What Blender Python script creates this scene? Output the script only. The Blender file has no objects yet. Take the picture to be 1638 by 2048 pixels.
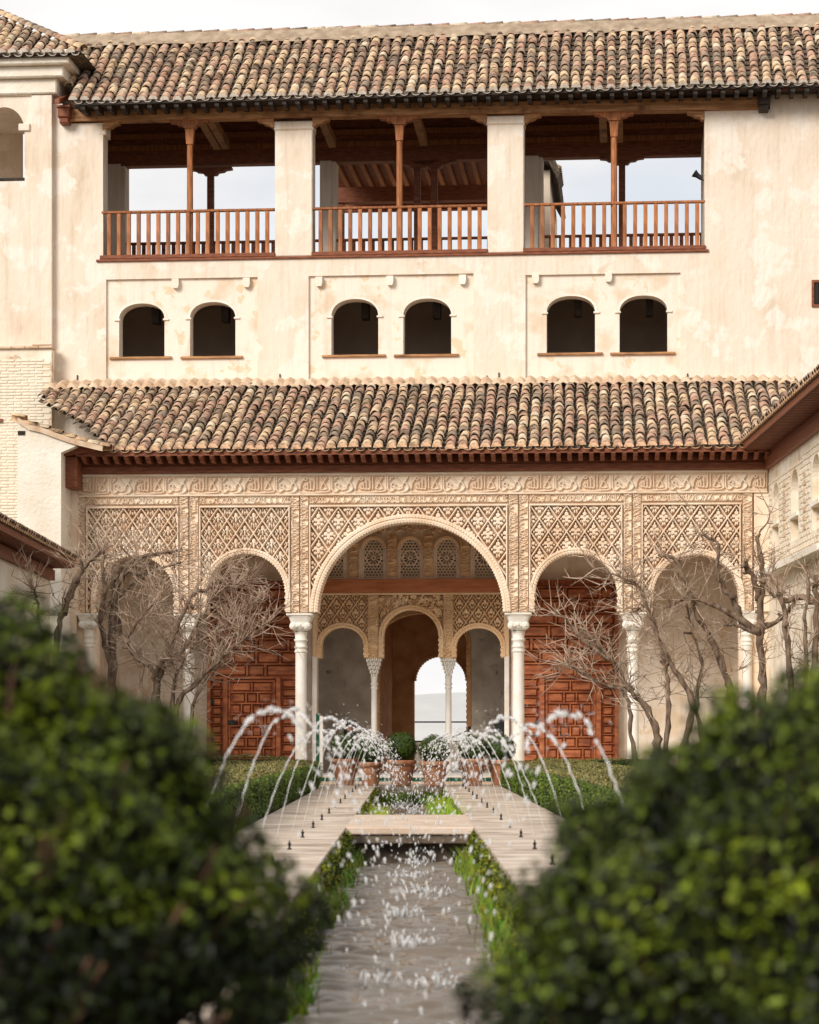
import bpy, math, random
import numpy as np
from mathutils import Matrix, Vector
rnd = random.Random(7)
R = math.radians
# ------------------------------------------------------------------ camera, sky, sun, exposure
FPX, CX, HY, CAMZ = 5033.0, 819.0, 1480.0, 0.85      # focal length in photo pixels, vanishing point, eye height
scn = bpy.context.scene
cam_d = bpy.data.cameras.new('camera'); cam = bpy.data.objects.new('camera', cam_d)
scn.collection.objects.link(cam); scn.camera = cam
cam.location = (0, 0, CAMZ); cam.rotation_euler = (R(90), 0, 0)
cam_d.sensor_fit = 'HORIZONTAL'; cam_d.sensor_width = 36; cam_d.lens = 36*FPX/1638
cam_d.shift_y = (HY-1024)/1638; cam_d.clip_end = 20000; cam_d.clip_start = .1
cam_d.dof.use_dof = True; cam_d.dof.focus_distance = 49.0; cam_d.dof.aperture_fstop = 5.0
SUN_EL, SUN_AZ = 30, 218          # azimuth measured clockwise from +Y (the view direction): behind the camera, to its left
w = bpy.data.worlds.new('World'); scn.world = w; w.use_nodes = True
nt = w.node_tree; nt.nodes.clear()
def wn(t, **k):
    n = nt.nodes.new(t)
    for a, b in k.items(): setattr(n, a, b)
    return n
sky = wn('ShaderNodeTexSky', sky_type='NISHITA', sun_disc=False)
sky.sun_elevation = R(SUN_EL); sky.sun_rotation = R(SUN_AZ)
tc = wn('ShaderNodeTexCoord'); mp = wn('ShaderNodeMapping'); mp.inputs['Scale'].default_value = (1.6, 1.6, 4.5)
mp.inputs['Location'].default_value = (0.35, 0, 0.4)
cn = wn('ShaderNodeTexNoise'); cn.inputs['Scale'].default_value = 2.2; cn.inputs['Detail'].default_value = 6
rp = wn('ShaderNodeValToRGB'); rp.color_ramp.elements[0].position = .3; rp.color_ramp.elements[1].position = .42
rp.color_ramp.elements[0].color = (.66, .66, .66, 1); rp.color_ramp.elements[1].color = (1, 1, 1, 1)
mx = wn('ShaderNodeMix', data_type='RGBA')
cn2 = wn('ShaderNodeTexNoise'); cn2.inputs['Scale'].default_value = 5; cn2.inputs['Detail'].default_value = 7
rp2 = wn('ShaderNodeValToRGB'); rp2.color_ramp.elements[0].position = .35; rp2.color_ramp.elements[1].position = .65
rp2.color_ramp.elements[0].color = (.72, .715, .72, 1); rp2.color_ramp.elements[1].color = (.86, .845, .83, 1)
cm = wn('ShaderNodeVectorMath', operation='SCALE'); cm.inputs['Scale'].default_value = 9.0
bg = wn('ShaderNodeBackground'); bg.inputs['Strength'].default_value = .1
wo = wn('ShaderNodeOutputWorld'); L = nt.links.new
L(tc.outputs['Generated'], mp.inputs['Vector']); L(mp.outputs[0], cn.inputs['Vector']); L(cn.outputs[0], rp.inputs[0])
L(rp.outputs[0], mx.inputs[0]); L(sky.outputs[0], mx.inputs[6]); L(mp.outputs[0], cn2.inputs['Vector']); L(cn2.outputs[0], rp2.inputs[0]); L(rp2.outputs[0], cm.inputs[0]); L(cm.outputs[0], mx.inputs[7]); L(mx.outputs[2], bg.inputs[0]); L(bg.outputs[0], wo.inputs[0])
sun_d = bpy.data.lights.new('sun', 'SUN'); sun_d.energy = 2.6; sun_d.angle = R(24); sun_d.color = (1, .94, .87)
sun = bpy.data.objects.new('sun', sun_d); scn.collection.objects.link(sun)
az, el = R(SUN_AZ), R(SUN_EL)
sdir = Vector((math.sin(az)*math.cos(el), math.cos(az)*math.cos(el), math.sin(el)))
sun.rotation_euler = sdir.to_track_quat('Z', 'Y').to_euler(); sun.location = (0, -10, 30)
scn.view_settings.view_transform = 'Standard'; scn.view_settings.look = 'None'; scn.view_settings.gamma = 1
scn.view_settings.exposure = 0.45
scn.cycles.use_denoising = True; scn.cycles.max_bounces = 8; scn.cycles.diffuse_bounces = 6
# ------------------------------------------------------------------ frames and helpers
def frame(y0, t):
    c = 1/math.sqrt(1+t*t); s = t*c
    return Matrix(((c, s, 0, 0), (-s, c, 0, y0), (0, 0, 1, 0), (0, 0, 0, 1)))
FA = frame(50.33, .068)      # the arcade
FT = frame(54.0, .088)       # the tower block behind it
FW = Matrix.Identity(4)
def loc(F, px, py, w=0.0):
    """pixel of the photograph -> (u, z) on the plane at depth w of a facade frame"""
    d = Vector(((px-CX)/FPX, 1, (HY-py)/FPX)); o = F.translation; n = F.col[1].to_3d(); u = F.col[0].to_3d()
    t = ((o + n*w).dot(n))/d.dot(n); p = d*t
    return (p-o).dot(u), CAMZ + p.z
def uu(F, px, w=0.0): return loc(F, px, 1000, w)[0]
def zz(F, px, py, w=0.0): return loc(F, px, py, w)[1]
def at(px, py, Y): return Vector(((px-CX)/FPX*Y, Y, CAMZ+(HY-py)/FPX*Y))
C = scn.collection
class MB:
    def __init__(s): s.v = []; s.f = []; s.col = []
    def add(s, vs, fs, col=None):
        n = len(s.v); s.v += [tuple(a) for a in vs]; s.f += [tuple(i+n for i in f) for f in fs]
        if col is not None: s.col += [col]*len(vs)
        return s
    def box(s, u0, u1, w0, w1, z0, z1, bev=0.0):
        if bev <= 0:
            s.add([(a, b, c) for a in (u0, u1) for b in (w0, w1) for c in (z0, z1)],
                  [(0,1,3,2), (4,6,7,5), (0,4,5,1), (2,3,7,6), (0,2,6,4), (1,5,7,3)])
        else:
            b = bev; P = []
            for (w_, k) in ((w0, b), (w0+b, 0), (w1-b, 0), (w1, b)):
                P += [(u0+k, w_, z0+k), (u1-k, w_, z0+k), (u1-k, w_, z1-k), (u0+k, w_, z1-k)]
            F = [(0,1,2,3), (15,14,13,12)]
            for r in range(3):
                for i in range(4):
                    a = r*4+i; c = r*4+(i+1) % 4; F.append((a, a+4, c+4, c))
            s.add(P, F)
        return s
    def prism(s, poly, w0, w1):
        n = len(poly)
        s.add([(a, w0, b) for a, b in poly]+[(a, w1, b) for a, b in poly],
              [tuple(range(n)), tuple(range(2*n-1, n-1, -1))]+[(i, i+n, (i+1) % n+n, (i+1) % n) for i in range(n)])
        return s
    def tube(s, pts, rad, n=6, cap=True, col=None):
        pts = [Vector(p) for p in pts]; V = []; F = []
        if not hasattr(rad, '__len__'): rad = [rad]*len(pts)
        ref = Vector((.31, .17, .93))
        for i, p in enumerate(pts):
            t = (pts[min(i+1, len(pts)-1)]-pts[max(i-1, 0)])
            t = t.normalized() if t.length > 1e-9 else Vector((0, 0, 1))
            a = t.cross(ref)
            if a.length < .05: a = t.cross(Vector((1, 0, 0)))
            a.normalize(); b = t.cross(a)
            for k in range(n):
                g = 2*math.pi*k/n; V.append(p+(a*math.cos(g)+b*math.sin(g))*rad[i])
        for i in range(len(pts)-1):
            for k in range(n):
                q = i*n+k; q2 = i*n+(k+1) % n; F.append((q, q2, q2+n, q+n))
        if cap: F.append(tuple(range(n-1, -1, -1))); F.append(tuple(range((len(pts)-1)*n, len(pts)*n)))
        s.add(V, F, col); return s
    def lathe(s, prof, n=20, c=(0, 0)):
        V = []; F = []
        for r, z in prof:
            for k in range(n):
                g = 2*math.pi*k/n; V.append((c[0]+r*math.cos(g), c[1]+r*math.sin(g), z))
        for i in range(len(prof)-1):
            for k in range(n):
                q = i*n+k; q2 = i*n+(k+1) % n; F.append((q, q2, q2+n, q+n))
        F.append(tuple(range(n-1, -1, -1))); F.append(tuple(range((len(prof)-1)*n, len(prof)*n)))
        s.add(V, F); return s
    def mesh(s, name, m, smooth=False):
        me = bpy.data.meshes.new(name); me.from_pydata(s.v, [], s.f); me.validate(); me.update()
        me.materials.append(m)
        if s.col and len(s.col) == len(me.vertices):
            a = me.color_attributes.new('tint', 'FLOAT_COLOR', 'POINT')
            a.data.foreach_set('color', np.array([(c[0], c[1], c[2], 1) for c in s.col], 'f').ravel())
        if smooth: me.polygons.foreach_set('use_smooth', [True]*len(me.polygons))
        return me
    def build(s, name, m, parent=None, smooth=False, mw=None):
        return put(name, s.mesh(name, m, smooth), parent, mw)
def put(name, me, parent=None, mw=None):
    o = bpy.data.objects.new(name, me); C.objects.link(o)
    if parent: o.parent = parent
    if mw is not None: o.matrix_local = mw
    return o
def tag(o, label=None, cat=None, group=None, kind=None):
    for k, v in (('label', label), ('category', cat), ('group', group), ('kind', kind)):
        if v: o[k] = v
    return o
def thing(name, label, cat, F=None, group=None, at_=None):
    o = bpy.data.objects.new(name, None); C.objects.link(o); o.empty_display_size = .2
    if F is not None: o.matrix_world = F
    if at_ is not None: o.location = at_
    return tag(o, label, cat, group)
def T(x, y, z): return Matrix.Translation((x, y, z))
# ------------------------------------------------------------------ materials
def mat(name, cols, rough=.8, scale=6, bump=0., bscale=30, detail=6, pos=(.35, .65), spec=.3, attr=False, stain=None, dist=.01,
        sscale=1.2, spos=(.5, .62), world=False, streak=0., metal=0., rand=0., stretch=None, trans=0.):
    m = bpy.data.materials.new(name); m.use_nodes = True; t = m.node_tree; N = t.nodes; l = t.links.new
    b = N['Principled BSDF']; b.inputs['Roughness'].default_value = rough; b.inputs['Specular IOR Level'].default_value = spec
    b.inputs['Metallic'].default_value = metal; b.inputs['Transmission Weight'].default_value = trans
    g = N.new('ShaderNodeTexCoord'); src = g.outputs['Object']
    if stretch:
        mp = N.new('ShaderNodeMapping'); mp.inputs['Scale'].default_value = stretch; l(src, mp.inputs[0]); src = mp.outputs[0]
    n = N.new('ShaderNodeTexNoise'); n.inputs['Scale'].default_value = scale; n.inputs['Detail'].default_value = detail
    l(src, n.inputs['Vector'])
    r = N.new('ShaderNodeValToRGB'); e = r.color_ramp.elements
    e[0].position, e[1].position = pos
    e[0].color = (*cols[0], 1); e[1].color = (*cols[-1], 1)
    for i, c in enumerate(cols[1:-1]):
        q = e.new(pos[0]+(pos[1]-pos[0])*(i+1)/(len(cols)-1)); q.color = (*c, 1)
    l(n.outputs[0], r.inputs[0]); out = r.outputs[0]
    if stain:
        n2 = N.new('ShaderNodeTexNoise'); n2.inputs['Scale'].default_value = sscale; n2.inputs['Detail'].default_value = 9
        n2.inputs['Roughness'].default_value = .62; l(N.new('ShaderNodeNewGeometry').outputs['Position'] if world else g.outputs['Object'], n2.inputs['Vector'])
        r2 = N.new('ShaderNodeValToRGB'); r2.color_ramp.elements[0].position, r2.color_ramp.elements[1].position = spos
        l(n2.outputs[0], r2.inputs[0])
        x = N.new('ShaderNodeMix'); x.data_type = 'RGBA'; l(r2.outputs[0], x.inputs[0]); l(out, x.inputs[6]); x.inputs[7].default_value = (*stain, 1)
        out = x.outputs[2]
    if streak:      # rain streaks running down the wall
        mp2 = N.new('ShaderNodeMapping'); mp2.inputs['Scale'].default_value = (3.2, 3.2, .22); l(g.outputs['Object'], mp2.inputs[0])
        n4 = N.new('ShaderNodeTexNoise'); n4.inputs['Scale'].default_value = 2.2; n4.inputs['Detail'].default_value = 8; n4.inputs['Roughness'].default_value = .65; l(mp2.outputs[0], n4.inputs['Vector'])
        r4 = N.new('ShaderNodeValToRGB'); r4.color_ramp.elements[0].position, r4.color_ramp.elements[1].position = .5, .72
        r4.color_ramp.elements[0].color = (1, 1, 1, 1); r4.color_ramp.elements[1].color = (1-streak, 1-streak*1.15, 1-streak*1.35, 1); l(n4.outputs[0], r4.inputs[0])
        x = N.new('ShaderNodeMix'); x.data_type = 'RGBA'; x.blend_type = 'MULTIPLY'; x.inputs[0].default_value = 1; l(out, x.inputs[6]); l(r4.outputs[0], x.inputs[7]); out = x.outputs[2]
    if attr:
        a = N.new('ShaderNodeAttribute'); a.attribute_name = 'tint'
        x = N.new('ShaderNodeMix'); x.data_type = 'RGBA'; x.blend_type = 'MULTIPLY'; x.inputs[0].default_value = 1
        l(out, x.inputs[6]); l(a.outputs['Color'], x.inputs[7]); out = x.outputs[2]
    if rand:
        oi = N.new('ShaderNodeObjectInfo'); mr = N.new('ShaderNodeMapRange'); mr.inputs[3].default_value = 1-rand; mr.inputs[4].default_value = 1+rand*.6
        l(oi.outputs['Random'], mr.inputs[0]); hs = N.new('ShaderNodeHueSaturation'); l(mr.outputs[0], hs.inputs['Value']); l(out, hs.inputs['Color']); out = hs.outputs[0]
    l(out, b.inputs['Base Color'])
    if bump:
        n3 = N.new('ShaderNodeTexNoise'); n3.inputs['Scale'].default_value = bscale; n3.inputs['Detail'].default_value = 8; l(src, n3.inputs['Vector'])
        bp = N.new('ShaderNodeBump'); bp.inputs['Strength'].default_value = bump; bp.inputs['Distance'].default_value = dist
        l(n3.outputs[0], bp.inputs['Height']); l(bp.outputs[0], b.inputs['Normal'])
    return m
M = {}
M['plaster'] = mat('lime_plaster', [(.62,.50,.375), (.71,.595,.475), (.735,.63,.515)], .9, 1.3, .7, 9, pos=(.3,.55), stain=(.775,.69,.595), sscale=1.1, spos=(.53,.57), dist=.03, stretch=(1,1,.5), streak=.15)
M['plaster2'] = mat('panel_plaster', [(.66,.53,.39), (.765,.675,.57)], .9, 1.6, .5, 9, pos=(.34,.48), stain=(.70,.55,.38), sscale=2.3, spos=(.59,.61), dist=.02, streak=.12)
M['white'] = mat('whitewash', [(.70,.62,.50), (.80,.75,.66)], .9, 1.2, .6, 14, stain=(.5,.38,.26), sscale=1.6, spos=(.62,.75), dist=.03)
M['brick_white'] = mat('whitewashed_brick', [(.66,.55,.40), (.80,.74,.63)], .9, 2.5, .4, 20, dist=.02, stain=(.42,.25,.14), sscale=2.4, spos=(.6,.7))
M['stucco'] = mat('carved_stucco', [(.70,.51,.35), (.78,.61,.45), (.83,.71,.57)], .9, 1.3, .3, 60, stain=(.82,.69,.54), sscale=1.0, spos=(.48,.66))
M['stucco_in'] = mat('inner_stucco', [(.74,.50,.28), (.83,.63,.41)], .9, 1.6, .3, 60)
M['marble'] = mat('white_marble', [(.70,.64,.55), (.82,.79,.73)], .45, 2.5, .1, 20, stain=(.6,.5,.38), sscale=2, spos=(.6,.75))
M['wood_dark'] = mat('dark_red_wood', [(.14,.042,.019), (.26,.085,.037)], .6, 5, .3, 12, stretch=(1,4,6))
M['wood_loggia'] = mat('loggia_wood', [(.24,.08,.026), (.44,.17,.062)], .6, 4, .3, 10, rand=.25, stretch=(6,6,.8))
M['wood_beam'] = mat('weathered_beam', [(.26,.12,.045), (.50,.26,.115)], .65, 3, .5, 8, stretch=(.7,5,7), stain=(.15,.06,.025), sscale=2, spos=(.52,.7))
M['wood_black'] = mat('black_wood', [(.02,.015,.012), (.06,.045,.035)], .8, 5)  # near-black brown wood tone
M['door'] = mat('door_wood', [(.19,.052,.02), (.32,.095,.034), (.41,.14,.052)], .5, 3.5, .25, 10, stretch=(1,3,3), stain=(.22,.055,.02), sscale=2, spos=(.58,.75), rand=.18)
M['door_dark'] = mat('door_rail_wood', [(.20,.045,.014), (.34,.09,.028)], .5, 4, .3, 12, stretch=(4,4,2))
M['redbeam'] = mat('painted_red_beam', [(.36,.12,.045), (.50,.19,.085)], .7, 3, .2, 20, stretch=(.6,3,4))
M['tile'] = mat('clay_tile', [(.30,.27,.24), (.8,.78,.75), (1.0,1.0,1.0)], .9, 14, .6, 40, attr=True, pos=(.3,.56), stain=(.16,.13,.10), sscale=3.2, spos=(.5,.68), world=True)
M['tile_end'] = mat('eave_tile_clay', [(.46,.27,.15), (.62,.42,.26)], .9, 9, .4, 40)
M['tile_low'] = mat('channel_tile_lichen', [(.035,.028,.02), (.11,.085,.06), (.22,.15,.10)], .95, 9, .6, 30, pos=(.35,.7))
M['mortar'] = mat('ridge_mortar', [(.26,.19,.13), (.40,.31,.22)], .95, 5, .6, 20)
M['mortar_pink'] = mat('flashing_mortar', [(.48,.32,.20), (.66,.52,.38)], .95, 4, .6, 20)
M['lime'] = mat('lime_plug', [(.62,.52,.42), (.80,.74,.66)], .95, 8)
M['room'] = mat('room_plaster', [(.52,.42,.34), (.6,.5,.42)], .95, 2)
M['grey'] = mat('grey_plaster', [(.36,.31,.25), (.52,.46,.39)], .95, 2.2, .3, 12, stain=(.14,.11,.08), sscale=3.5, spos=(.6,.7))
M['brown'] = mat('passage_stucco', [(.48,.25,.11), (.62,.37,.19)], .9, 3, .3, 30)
M['dark'] = mat('dark_backing', [(.02,.014,.01), (.035,.025,.018)], .95)
M['black'] = mat('black_metal', [(.012,.012,.013), (.03,.03,.03)], .4)
M['green'] = mat('green_glazed_tile', [(.006,.05,.03), (.015,.10,.055)], .2, 12, spec=.5)
M['terracotta'] = mat('terracotta', [(.36,.14,.065), (.52,.25,.13)], .8, 7, .3, 30, stain=(.55,.40,.28), sscale=5, spos=(.55,.7), rand=.2)
M['paving'] = mat('worn_paving', [(.28,.20,.145), (.50,.395,.305), (.66,.565,.465)], .5, 1.6, .5, 12, stretch=(1.1,3.2,1), stain=(.27,.20,.15), sscale=1.1, spos=(.52,.66), pos=(.36,.6))
M['slab'] = mat('crossing_stone', [(.50,.36,.26), (.62,.50,.39)], .6, 2, .3, 12)
M['stone_dark'] = mat('wet_channel_stone', [(.045,.032,.022), (.15,.11,.075)], .6, 6, .8, 12)
M['soil'] = mat('garden_soil', [(.05,.035,.02), (.10,.09,.03)], .95, 3)
M['ground'] = mat('courtyard_ground', [(.12,.09,.06), (.2,.15,.1)], .95, .5)
M['bark'] = mat('grey_bark', [(.08,.05,.032), (.26,.185,.13)], .9, 14, .8, 30, stretch=(1,1,.3))
M['twig'] = mat('twig_bark', [(.24,.15,.10), (.52,.40,.30)], .8, 3)
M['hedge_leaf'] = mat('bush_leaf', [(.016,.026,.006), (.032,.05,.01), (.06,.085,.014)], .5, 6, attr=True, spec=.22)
M['box_leaf'] = mat('box_leaf', [(.03,.05,.012), (.07,.10,.022)], .5, 5, attr=True)
M['hedge_core'] = mat('hedge_core', [(.008,.007,.004), (.02,.016,.008)], .95, 8)  # near-black, puts the shade inside the foliage into the colour
M['grass'] = mat('channel_grass', [(.07,.14,.012), (.20,.26,.025)], .6, 5, attr=True)
M['stem'] = mat('dark_stem', [(.05,.024,.014), (.11,.055,.03)], .9, 10)
M['petal'] = mat('white_petal', [(.7,.68,.66), (.85,.83,.8)], .6)
M['hill'] = mat('hazed_hillside', [(.42,.42,.41), (.52,.51,.50)], 1, .004)  # distance haze put into the hill's colour as pale grey
def simple(name, col, rough, **k):
    m = bpy.data.materials.new(name); m.use_nodes = True; b = m.node_tree.nodes['Principled BSDF']
    b.inputs['Base Color'].default_value = (*col, 1); b.inputs['Roughness'].default_value = rough
    for a, v in k.items(): b.inputs[a].default_value = v
    return m
M['drop'] = simple('water_drop', (.95, .95, .95), .06, **{'Transmission Weight': .6, 'IOR': 1.33, 'Specular IOR Level': .8})
mw_ = mat('channel_water', [(.12,.095,.07), (.16,.13,.10)], .03, 3, spec=.5)
t = mw_.node_tree; b = t.nodes['Principled BSDF']; b.inputs['IOR'].default_value = 1.33
g = t.nodes.new('ShaderNodeTexCoord'); mp = t.nodes.new('ShaderNodeMapping'); mp.inputs['Scale'].default_value = (1.6, 1.5, 1)
n1 = t.nodes.new('ShaderNodeTexNoise'); n1.inputs['Scale'].default_value = 2.6; n1.inputs['Detail'].default_value = 3; n1.inputs['Roughness'].default_value = .5
bp = t.nodes.new('ShaderNodeBump'); bp.inputs['Strength'].default_value = .2; bp.inputs['Distance'].default_value = .01
t.links.new(g.outputs['Object'], mp.inputs[0]); t.links.new(mp.outputs[0], n1.inputs[0]); t.links.new(n1.outputs[0], bp.inputs['Height']); t.links.new(bp.outputs[0], b.inputs['Normal'])
M['water'] = mw_
# ------------------------------------------------------------------ walls with openings, relief panels, roofs
def arch_top(u, uc, half, zs, zt, p=2.0):
    x = min(1, abs((u-uc)/half)); return zs+(zt-zs)*max(0, 1-x**p)**(1/p)
def wall(mb, u0, u1, z0, z1, w0, w1, ops=(), n=24):
    """ops: (uc, half, zbottom, zspring, ztop[, power]); a solid wall between w0 and w1 with those openings cut through it"""
    cur = u0
    def quad(a, b, c0, c1, d0, d1):        # front/back faces of a column a..b, z from c to d at each side
        mb.add([(a, w0, c0), (b, w0, c1), (b, w0, d1), (a, w0, d0), (a, w1, c0), (b, w1, c1), (b, w1, d1), (a, w1, d0)],
               [(0,1,2,3), (7,6,5,4)])
    for o in sorted(ops):
        uc, h, zb, zs, zt = o[:5]; p = o[5] if len(o) > 5 else 2.0
        quad(cur, uc-h, z0, z0, z1, z1)
        us = [uc-h*math.cos(math.pi*i/n) for i in range(n+1)]
        tp = [arch_top(a, uc, h, zs, zt, p) if zt > zs else zs for a in us]
        for i in range(n):
            quad(us[i], us[i+1], tp[i], tp[i+1], z1, z1)
            if zb > z0+1e-6: quad(us[i], us[i+1], z0, z0, zb, zb)
            mb.add([(us[i], w0, tp[i]), (us[i+1], w0, tp[i+1]), (us[i+1], w1, tp[i+1]), (us[i], w1, tp[i])], [(0,1,2,3)])
        for a in (uc-h, uc+h):
            mb.add([(a, w0, zb), (a, w0, zs), (a, w1, zs), (a, w1, zb)], [(0,1,2,3)])
        if zb > z0+1e-6: mb.add([(uc-h, w0, zb), (uc+h, w0, zb), (uc+h, w1, zb), (uc-h, w1, zb)], [(0,1,2,3)])
        cur = uc+h
    quad(cur, u1, z0, z0, z1, z1)
    mb.add([(u0, w0, z0), (u0, w1, z0), (u0, w1, z1), (u0, w0, z1), (u1, w0, z0), (u1, w1, z0), (u1, w1, z1), (u1, w0, z1)],
           [(0,1,2,3), (7,6,5,4), (3,2,6,7)])
    mb.add([(u0, w0, z0), (u1, w0, z0), (u1, w1, z0), (u0, w1, z0)], [(0,1,2,3)]) if not ops or min(o[2] for o in ops) > z0 else None
    return mb
def relief(name, m, parent, u0, u1, z0, z1, w, fn, res=.011, mask=None, mw=None):
    """a carved panel: a grid whose depth comes from fn(u, z) (positive = proud)"""
    nu = max(2, int((u1-u0)/res)); nz = max(2, int((z1-z0)/res))
    U, Z = np.meshgrid(np.linspace(u0, u1, nu+1), np.linspace(z0, z1, nz+1))
    H = fn(U, Z)
    V = np.stack([U, w-H, Z], -1).reshape(-1, 3)
    i = np.arange(nz)[:, None]*(nu+1)+np.arange(nu)[None]
    Q = np.stack([i, i+1, i+nu+2, i+nu+1], -1)
    if mask is not None:
        uc = (U[:-1, :-1]+U[1:, 1:])/2; zc = (Z[:-1, :-1]+Z[1:, 1:])/2; Q = Q[mask(uc, zc)]
    Q = Q.reshape(-1, 4)
    me = bpy.data.meshes.new(name); me.vertices.add(len(V)); me.vertices.foreach_set('co', V.astype('f').ravel())
    me.loops.add(Q.size); me.loops.foreach_set('vertex_index', Q.astype('i').ravel())
    me.polygons.add(len(Q)); me.polygons.foreach_set('loop_start', np.arange(0, Q.size, 4, dtype='i'))
    me.update(calc_edges=True); me.validate(); me.materials.append(m)
    return me if parent is False else put(name, me, parent, mw)
def sm(x): return np.clip(x, 0, 1)
def ell(x, z, cx, cz, rx, rz, rot=0.):
    c, s = math.cos(rot), math.sin(rot); a = (x-cx)*c+(z-cz)*s; b = -(x-cx)*s+(z-cz)*c
    return 1-np.sqrt((a/rx)**2+(b/rz)**2)
def sebka(uc, zc, a, b, style=0, depth=.17):
    def fn(U, Z):
        x = U-uc; z = Z-zc; p = x/a+z/(2*b); q = x/a-z/(2*b)
        fp = p-np.round(p); fq = q-np.round(q); X = a*(fp+fq)/2; Y = b*(fp-fq)
        e = np.maximum(abs(fp), abs(fq)); k = a/.36
        band = sm((e-.428)/.02)
        ax = abs(X)/k; y = Y/k
        if style == 0:      # budded leaf with hanging arms
            S = [(0,.115,.034,.05,0), (0,.02,.022,.075,0), (.062,.055,.018,.052,-.6), (.078,-.015,.02,.045,.45), (.045,-.085,.017,.062,.12), (0,-.105,.015,.05,0), (.03,.075,.014,.03,.5), (.1,.03,.012,.03,.2)]
        elif style == 1:    # trefoil palmette
            S = [(0,.10,.045,.045,0), (.055,.035,.042,.04,0), (0,-.01,.035,.06,0), (.06,-.05,.036,.034,.5), (.02,-.11,.02,.045,0), (.11,0,.022,.028,0), (0,.165,.02,.025,0)]
        else:               # dense leaf
            S = [(0,.06,.05,.085,0), (.07,.0,.03,.06,.5), (.035,-.085,.03,.055,-.3), (.09,.05,.016,.03,0)]
        m = np.full(X.shape, -9.)
        for (cx, cz, rx, rz, ro) in S: m = np.maximum(m, ell(ax, y, cx, cz, rx, rz, ro))
        leaf = sm((m+.08)*6)
        vein = .006*np.cos(ax*260)*np.cos(y*170)
        return np.maximum(band*(depth+.012*sm((e-.45)/.03)), leaf*(depth-.012+vein))-depth
    return fn
def dist_strokes(U, Z, strokes):
    D = np.full(U.shape, 9.)
    for st in strokes:
        P = np.array(st, float)
        if len(P) > 2:      # Catmull-Rom
            Q = []; E = np.vstack([2*P[0]-P[1], P, 2*P[-1]-P[-2]])
            for i in range(1, len(E)-2):
                for s in np.linspace(0, 1, 6, endpoint=False):
                    Q.append(.5*((2*E[i])+(-E[i-1]+E[i+1])*s+(2*E[i-1]-5*E[i]+4*E[i+1]-E[i+2])*s*s+(-E[i-1]+3*E[i]-3*E[i+1]+E[i+2])*s**3))
            P = np.array(Q+[P[-1]])
        for a, b in zip(P[:-1], P[1:]):
            d = b-a; L2 = max(1e-9, d @ d)
            t_ = np.clip(((U-a[0])*d[0]+(Z-a[1])*d[1])/L2, 0, 1)
            D = np.minimum(D, np.hypot(U-a[0]-t_*d[0], Z-a[1]-t_*d[1]))
    return D
MOTTO = [[(.02,.12),(0,.07),(.05,.035),(.3,.03),(.55,.045),(.62,.07)], [(.02,.12),(.03,.2),(.07,.27),(.12,.33),(.16,.31),(.13,.27),(.09,.29)],
    [(.12,.1),(.17,.11),(.17,.23)], [(.17,.1),(.23,.1),(.23,.27)], [(.23,.1),(.30,.1),(.30,.34)], [(.12,.1),(.085,.15),(.12,.18),(.13,.12)],
    [(.36,.1),(.36,.34)], [(.42,.1),(.47,.2),(.55,.33)], [(.56,.1),(.51,.2),(.43,.33)], [(.42,.1),(.49,.085),(.56,.1)], [(.62,.07),(.62,.34)], [(.66,.09),(.66,.34)],
    [(.82,.17),(.77,.215),(.73,.18),(.75,.14),(.81,.12),(.76,.06),(.71,.045),(.66,.09)], [(.82,.1),(.88,.08),(.95,.12),(.93,.2),(.82,.33)],
    [(.93,.14),(.99,.22),(1.06,.33)], [(.9,.03),(1.0,.04),(1.07,.1),(1.05,.18),(1.0,.25),(1.04,.3)], [(.7,.26),(.72,.3),(.76,.33)]]
rs = np.random.RandomState(3)
SCROLL = []
for i in range(26):
    cx, cz = rs.uniform(.03, 1.09), rs.uniform(.04, .34); r = rs.uniform(.018, .035); a0 = rs.uniform(0, 6.28); sg = rs.choice([-1, 1])
    SCROLL.append([(cx+r*(1-k/9)*math.cos(a0+sg*k*.8), cz+r*(1-k/9)*math.sin(a0+sg*k*.8)) for k in range(8)])
def motto_fn(U, Z):
    d = dist_strokes(U, Z, MOTTO); e = dist_strokes(U, Z, SCROLL)
    h = np.maximum(sm((.0185-d)/.006)*.055, sm((.008-e)/.005)*.02)
    edge = np.minimum(Z, .37-Z); return np.maximum(h, sm((.012-edge)/.004)*.055)-.055
def small_script(seed, wd, ht):
    r = np.random.RandomState(seed); S = []; x = .02
    while x < wd-.02:
        k = r.randint(5); s = ht
        if k < 2: S.append([(x, .12*s), (x, .9*s)]); x += .028
        elif k == 2: S.append([(x, .5*s), (x+.02, .2*s), (x+.06, .15*s), (x+.08, .4*s)]); x += .09
        elif k == 3: S.append([(x, .9*s), (x+.03, .5*s), (x+.06, .15*s)]); S.append([(x+.06, .9*s), (x+.03, .5*s), (x, .15*s)]); x += .08
        else:
            S.append([(x+.02+.02*math.cos(q), .5*s+.25*s*math.sin(q)) for q in (0, 1, 2, 3, 4, 5)]); x += .055
        if r.rand() < .5: S.append([(x-.05, .15*s), (x, .1*s), (x+.03, .2*s)])
    def fn(U, Z):
        d = dist_strokes(U, Z, S); edge = np.minimum(Z, ht-Z)
        return np.maximum(sm((.011-d)/.005)*.05, sm((.008-edge)/.003)*.05)-.05
    return fn
def vertical_band(fn):      # the same script turned to run up a pilaster
    return lambda U, Z: fn(Z, U)
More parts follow.
